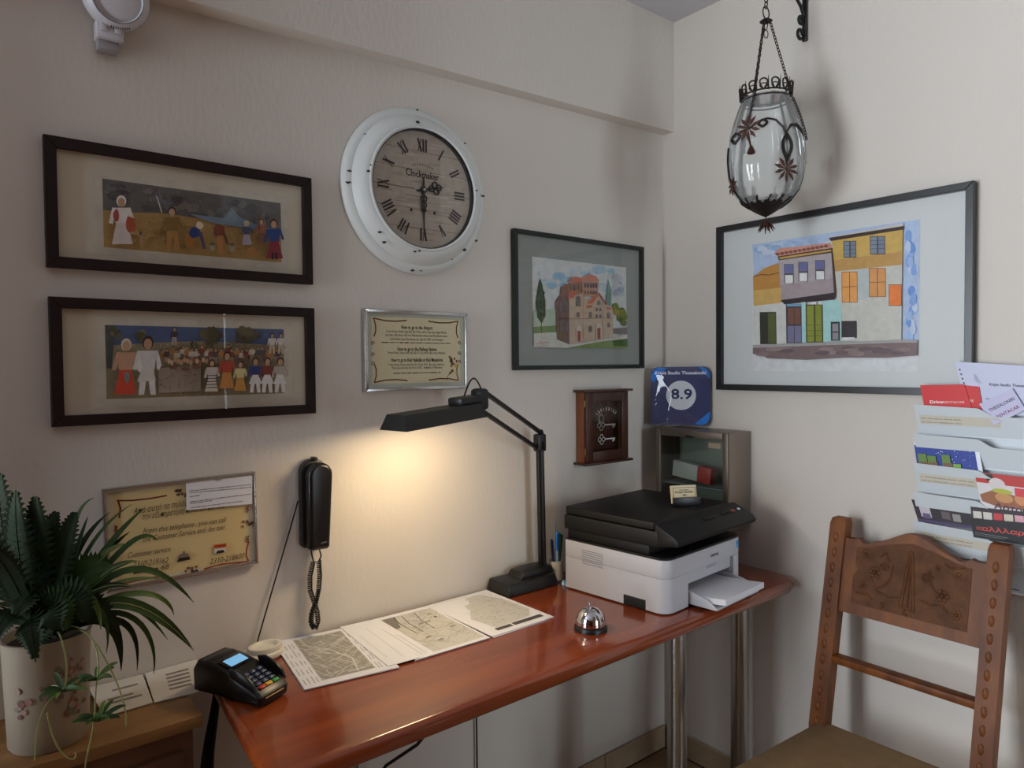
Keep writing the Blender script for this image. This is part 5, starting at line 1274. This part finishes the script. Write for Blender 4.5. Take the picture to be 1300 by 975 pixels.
GR = [M('leaf_dark', (30, 46, 22), rough=.65, spec=.25, var=.25, vscale=30), M('leaf_mid', (54, 80, 36), rough=.6, spec=.3, var=.25, vscale=30), M('leaf_light', (92, 116, 50), rough=.45, var=.2, vscale=30)]
PALE = M('leaf_pale', (150, 156, 96), rough=.5)
def bez(p, n=10):
    p = [Vector(q) for q in p]; out = []
    for i in range(n + 1):
        f = i / n; q = p[:]
        while len(q) > 1: q = [a_.lerp(b_, f) for a_, b_ in zip(q, q[1:])]
        out.append(q[0])
    return out
def blade(pts, w, mat, nm='leaf', serr=0, mid=False):
    path = bez(pts, 14); g = G(mp_); L, R_, C = [], [], []
    for i, p in enumerate(path):
        f = i / (len(path) - 1); tg = (path[min(i + 1, len(path) - 1)] - path[max(i - 1, 0)]).normalized()
        side = tg.cross(Vector((-.5, -.62, .6))).normalized(); nrm = side.cross(tg)
        ww = w * min(1, .35 + 2.2 * f) * (1 - f ** 4) + .0004
        if serr and i % 2: ww *= 1 - serr
        L.append(g.v(p + side * ww + nrm * ww * .35)); R_.append(g.v(p - side * ww + nrm * ww * .35)); C.append(g.v(p))
    for i in range(len(path) - 1): g.face([L[i], L[i + 1], C[i + 1], C[i]]); g.face([C[i], C[i + 1], R_[i + 1], R_[i]])
    o = g.build(nm, mat, t, smooth=60)
    if mid:
        g = G(mp_); g.tube([p + Vector((-.4, -.5, .45)).normalized() * .0012 for p in path], .0016, 5, rad=[.0018 * (1 - .7 * i / len(path)) for i in range(len(path))]); g.build('midrib', PALE, o)
    return o
B0 = Vector((PX_ + .015, PY_ - .005, PZ_ + .19))
def tip(px, py, y): return P(px, py, 1, y)
for (mids, tp, w, mi, md) in (
    ([(120, 700, -.16)], (183, 645, -.13), .0055, 1, 0), ([(140, 700, -.18), (197, 705, -.17)], (246, 765, -.15), .0050, 1, 0), ([(140, 735, -.2), (215, 745, -.19)], (221, 781, -.18), .0040, 2, 0),
    ([(130, 735, -.22), (200, 765, -.21)], (246, 826, -.19), .0080, 1, 1), ([(90, 690, -.15), (92, 640, -.14)], (120, 632, -.13), .0030, 1, 0), ([(150, 690, -.17), (182, 668, -.15)], (200, 686, -.14), .0045, 1, 0),
    ([(158, 748, -.2)], (154, 852, -.19), .0075, 0, 0), ([(185, 750, -.19)], (174, 852, -.17), .0040, 0, 0), ([(160, 740, -.2), (205, 800, -.19)], (195, 856, -.18), .0034, 1, 0), ([(150, 720, -.21)], (213, 812, -.2), .0036, 1, 0),
    ([(110, 700, -.2)], (160, 690, -.19), .0060, 2, 1), ([(120, 715, -.23)], (175, 712, -.22), .0060, 1, 1), ([(100, 720, -.24), (130, 760, -.25)], (128, 800, -.25), .0045, 2, 0), ([(90, 740, -.22), (150, 760, -.22)], (135, 830, -.23), .0036, 1, 0),
    ([(85, 690, -.15)], (140, 650, -.12), .0045, 0, 0), ([(100, 680, -.14)], (168, 640, -.10), .0030, 1, 0), ([(70, 700, -.2)], (30, 690, -.22), .0060, 0, 0), ([(105, 730, -.22)], (170, 745, -.23), .0055, 0, 1),
    ([(120, 720, -.18)], (190, 720, -.16), .0042, 1, 0), ([(115, 712, -.17)], (165, 675, -.14), .0050, 0, 0), ([(125, 725, -.2)], (205, 735, -.19), .0036, 2, 0), ([(95, 700, -.17)], (112, 655, -.15), .0038, 0, 0)):
    blade([B0] + [tip(*m) for m in mids] + [tip(*tp)], w * 1.5, GR[mi], mid=bool(md))
def frond(base, mid, tp, n=22, w=.030, mat=0):
    path = bez([base, mid, tp], n); g = G(mp_)
    g.tube(path, .0013, 5)
    for i in range(1, n):
        f = i / n; p = path[i]; tg = (path[i + 1] - path[i - 1]).normalized(); sd_ = tg.cross(Vector((-.45, -.7, .35))).normalized(); ww = w * math.sin(PI * (.18 + .80 * f)) + .003
        for s_ in (-1, 1):
            dv = (sd_ * s_ + tg * .45).normalized(); up_ = dv.cross(tg).normalized() * .002
            g.face([g.v(p - tg * .005), g.v(p + dv * ww * .5 - tg * .0075 + up_), g.v(p + dv * ww), g.v(p + dv * ww * .55 + tg * .0055 + up_), g.v(p + tg * .005)])
    return g.build('frond', GR[mat], t, smooth=0)
BF = Vector((PX_ - .015, PY_ - .01, PZ_ + .19))
for (m, tp, w, mt) in (((15, 700, -.2), (20, 622, -.19), .030, 0), ((50, 690, -.19), (72, 650, -.18), .026, 0), ((20, 720, -.26), (-25, 690, -.26), .030, 0), ((50, 720, -.26), (20, 780, -.28), .032, 0), ((70, 730, -.25), (85, 800, -.26), .030, 1), ((100, 730, -.22), (150, 800, -.21), .028, 0), ((0, 730, -.22), (-30, 640, -.2), .028, 0), ((40, 690, -.15), (48, 640, -.13), .026, 0), ((80, 715, -.19), (125, 760, -.18), .026, 0), ((30, 740, -.28), (45, 840, -.29), .026, 0), ((60, 715, -.15), (100, 690, -.12), .022, 1), ((10, 735, -.25), (-10, 820, -.26), .030, 0), ((45, 690, -.2), (45, 630, -.2), .030, 0), ((-10, 680, -.18), (0, 600, -.16), .034, 0), ((90, 720, -.25), (110, 790, -.26), .034, 0), ((100, 700, -.2), (140, 720, -.2), .03, 1), ((75, 700, -.22), (95, 650, -.2), .026, 0), ((60, 740, -.29), (70, 800, -.3), .034, 0)):
    frond(BF, tip(*m), tip(*tp), w=w * 1.25, mat=mt)
def runner(pts, nm='runner'):
    g = G(mp_); g.tube(bez(pts, 14), .0014, 5); g.build(nm, PALE, t)
runner([B0, tip(105, 760, -.25), tip(135, 840, -.26), tip(163, 881, -.25), tip(160, 922, -.25)])
runner([B0, tip(70, 780, -.28), tip(95, 850, -.29), tip(80, 878, -.28)]); runner([B0, tip(118, 780, -.24), tip(130, 830, -.25), tip(123, 863, -.25)])
runner([tip(80, 878, -.28), tip(45, 890, -.28), tip(45, 940, -.29), tip(44, 965, -.29)]); runner([tip(123, 863, -.25), tip(118, 900, -.26), tip(126, 915, -.26), tip(110, 950, -.27), tip(108, 975, -.27)])
runner([tip(60, 905, -.29), tip(70, 970, -.29), tip(100, 972, -.28), tip(96, 955, -.28)])
def plantlet(c, s, n=9):
    for k in range(n):
        a = 2 * PI * k / n + random.uniform(-.2, .2); e = s * random.uniform(.7, 1.2); dv = Vector((math.cos(a), math.sin(a) * .8, random.uniform(-.1, .7)))
        blade([c, c + dv * e * .6 + Vector((0, 0, .01)), c + dv * e], .0042, GR[random.choice([1, 1, 2])], nm='plantlet_leaf')
plantlet(tip(80, 878, -.28), .040, 11); plantlet(tip(123, 863, -.25), .034, 8); plantlet(tip(126, 915, -.26), .036, 10)

# ------------------------------------------------------------------ leaflets lying on the low cabinet
def lying(label, q, rows):
    """card whose rear edge leans on the wall: q = photo pixels rear-left, rear-right (wall), front-right, front-left (cabinet top)"""
    a_, b_ = P(*q[0], 1, -.003), P(*q[1], 1, -.003); c_, d_ = P(*q[2], 2, .7655), P(*q[3], 2, .7655)
    th = thing('info_card', tuple(d_), 0, label, 'card', 'cards leaning on the wall by the plant'); mm = Matrix.Translation(-d_)
    up_ = (b_ - a_).cross(d_ - a_).normalized()
    if up_.z < 0: up_ = -up_
    g = G(mm); lo_ = [g.v(p) for p in (d_, c_, b_, a_)]; hi_ = [g.v(p + up_ * .0022) for p in (d_, c_, b_, a_)]
    g.face(lo_[::-1]); g.face(hi_)
    for i in range(4): g.face([lo_[i], lo_[(i + 1) % 4], hi_[(i + 1) % 4], hi_[i]])
    g.build('card', M('card_white', (206, 198, 188), rough=.7), th, smooth=0)
    g = G(mm)
    for (f0, f1, h0) in rows:
        def W(u, v_): return (d_.lerp(c_, u)).lerp(a_.lerp(b_, u), v_) + up_ * .0026
        g.face([g.v(W(f0, h0)), g.v(W(f1, h0)), g.v(W(f1, h0 + .05)), g.v(W(f0, h0 + .05))], (120, 112, 108))
    g.build('printed_lines', M_plain_print(), th, smooth=0)['kind'] = 'stuff'
lying('white info card with five printed lines leaning on wall beside the desk', [(184, 856), (250, 838), (258, 878), (196, 893)], [(.35, .80, .25 + .12 * k) for k in range(5)])
lying('white info card nearest the pot leaning on wall behind runners', [(113, 874), (181, 857), (194, 893), (132, 911)], [(.2, .85, .3), (.2, .7, .42), (.35, .85, .68)])

# ------------------------------------------------------------------ cables under the desk
def cable(label, pts, r, nm='cable'):
    o = Vector(pts[-1]); g = G(Matrix.Translation(-o)); g.tube(bez(pts, 26) if len(pts) < 6 else pts, r, 8)
    ob = g.build(nm, BLACK, None, loc=tuple(o)); tag(ob, label, 'cable'); return ob
cable('black cable sagging from desk front down to the cable tangle', [(-1.10, -.30, .733), P(563, 902, 1, -.28), P(530, 945, 1, -.16), P(490, 972, 1, -.08), (-1.36, -.06, .25), (-1.38, -.05, .02)][:5] + [(-1.38, -.05, .006)], .0045)
cable('thin black cable hanging straight down the wall under the desk', [(-.897, -.012, .733), P(606, 885, 1, -.012), P(604, 920, 1, -.012), P(607, 975, 1, -.012), (-.89, -.012, .006)], .0026)
t = thing('cable_bundle', (-1.655, -.06, .0), 0, 'tied bundle of black cables hanging between cabinet and desk', 'cable')
mm = Matrix.Translation((1.655, .06, 0))
for k in range(6):
    g = G(mm); ox, oy = random.uniform(-.012, .012), random.uniform(-.015, .015)
    g.tube(bez([(-1.640 + ox * .5, -.06 + oy, .735), (-1.645 + ox, -.08 + oy, .68), (-1.672 + ox * 2, -.08 + oy, .60), (-1.69 + ox * 4, -.08, .54), (-1.655 + ox, -.07, .30), (-1.655 + ox * 3, -.06 + oy, .004)], 18), .0042, 6); g.build('strand', BLACK, t)
t = thing('cable_tangle', (-1.40, -.07, .0), 0, 'tangle of thin black cables behind the left steel desk leg', 'cable')
mm = Matrix.Translation((1.40, .07, 0))
for k in range(5):
    g = G(mm); x0 = -1.43 + .035 * k
    g.tube(bez([(x0, -.05, .734), (x0 - .01 * k, -.06, .62), (-1.42 + random.uniform(-.02, .04), -.07, .54), (-1.33 + random.uniform(-.05, .05), -.07, .50), (-1.42, -.06, .40), (-1.40 + .01 * k, -.06, .004)], 18), .003, 6); g.build('strand', BLACK, t)

# ------------------------------------------------------------------ round white sensor high on the wall
t = thing('wall_sensor', (-1.805, -.001, 2.215), 0, 'round white plastic wall unit with clip below, high above pictures', 'wall unit')
WS = M('sensor_white', (196, 194, 200), rough=.4)
md = Matrix.Translation((0, -.035, .0)) @ Matrix.Rotation(.35, 4, 'X')
G(md).lathe([(.0, .0), (.053, .0), (.062, .010), (.062, .022), (.055, .036), (.048, .040), (.046, .036), (.044, .034), (.030, .037), (.0, .038)], 44, axis='y').build('disc_body', WS, t)
g = G(md)
g.tube([(.047 * math.cos(q * PI / 18), -.039, .047 * math.sin(q * PI / 18)) for q in range(36)], .0014, 5, closed=True); g.build('groove_ring', M('sensor_grey', (110, 106, 110), rough=.5), t)
g = G(md)
for k in range(9):
    a = math.radians(-100 + k * 4.2); g.stroke([(.0555 * math.cos(a), .0555 * math.sin(a)), (.0580 * math.cos(a), .0580 * math.sin(a))], .0022, (50, 50, 56), .0392)
g.build('marking', M_plain_print(), t, smooth=0)
g = G(); g.box((-.010, -.022, -.068), (.050, .040, .040), .004); g.box((-.022, -.044, -.060), (.012, .004, .030), .001); g.box((.004, -.044, -.060), (.012, .004, .030), .001); g.build('clip', WS, t)
G().box((-.012, -.016, -.096), (.040, .030, .022), .003).build('clip_foot', M('sensor_grey2', (150, 146, 150), rough=.5), t)
G().box((0, -.010, .0), (.05, .020, .08), .003).build('wall_plate', WS, t)
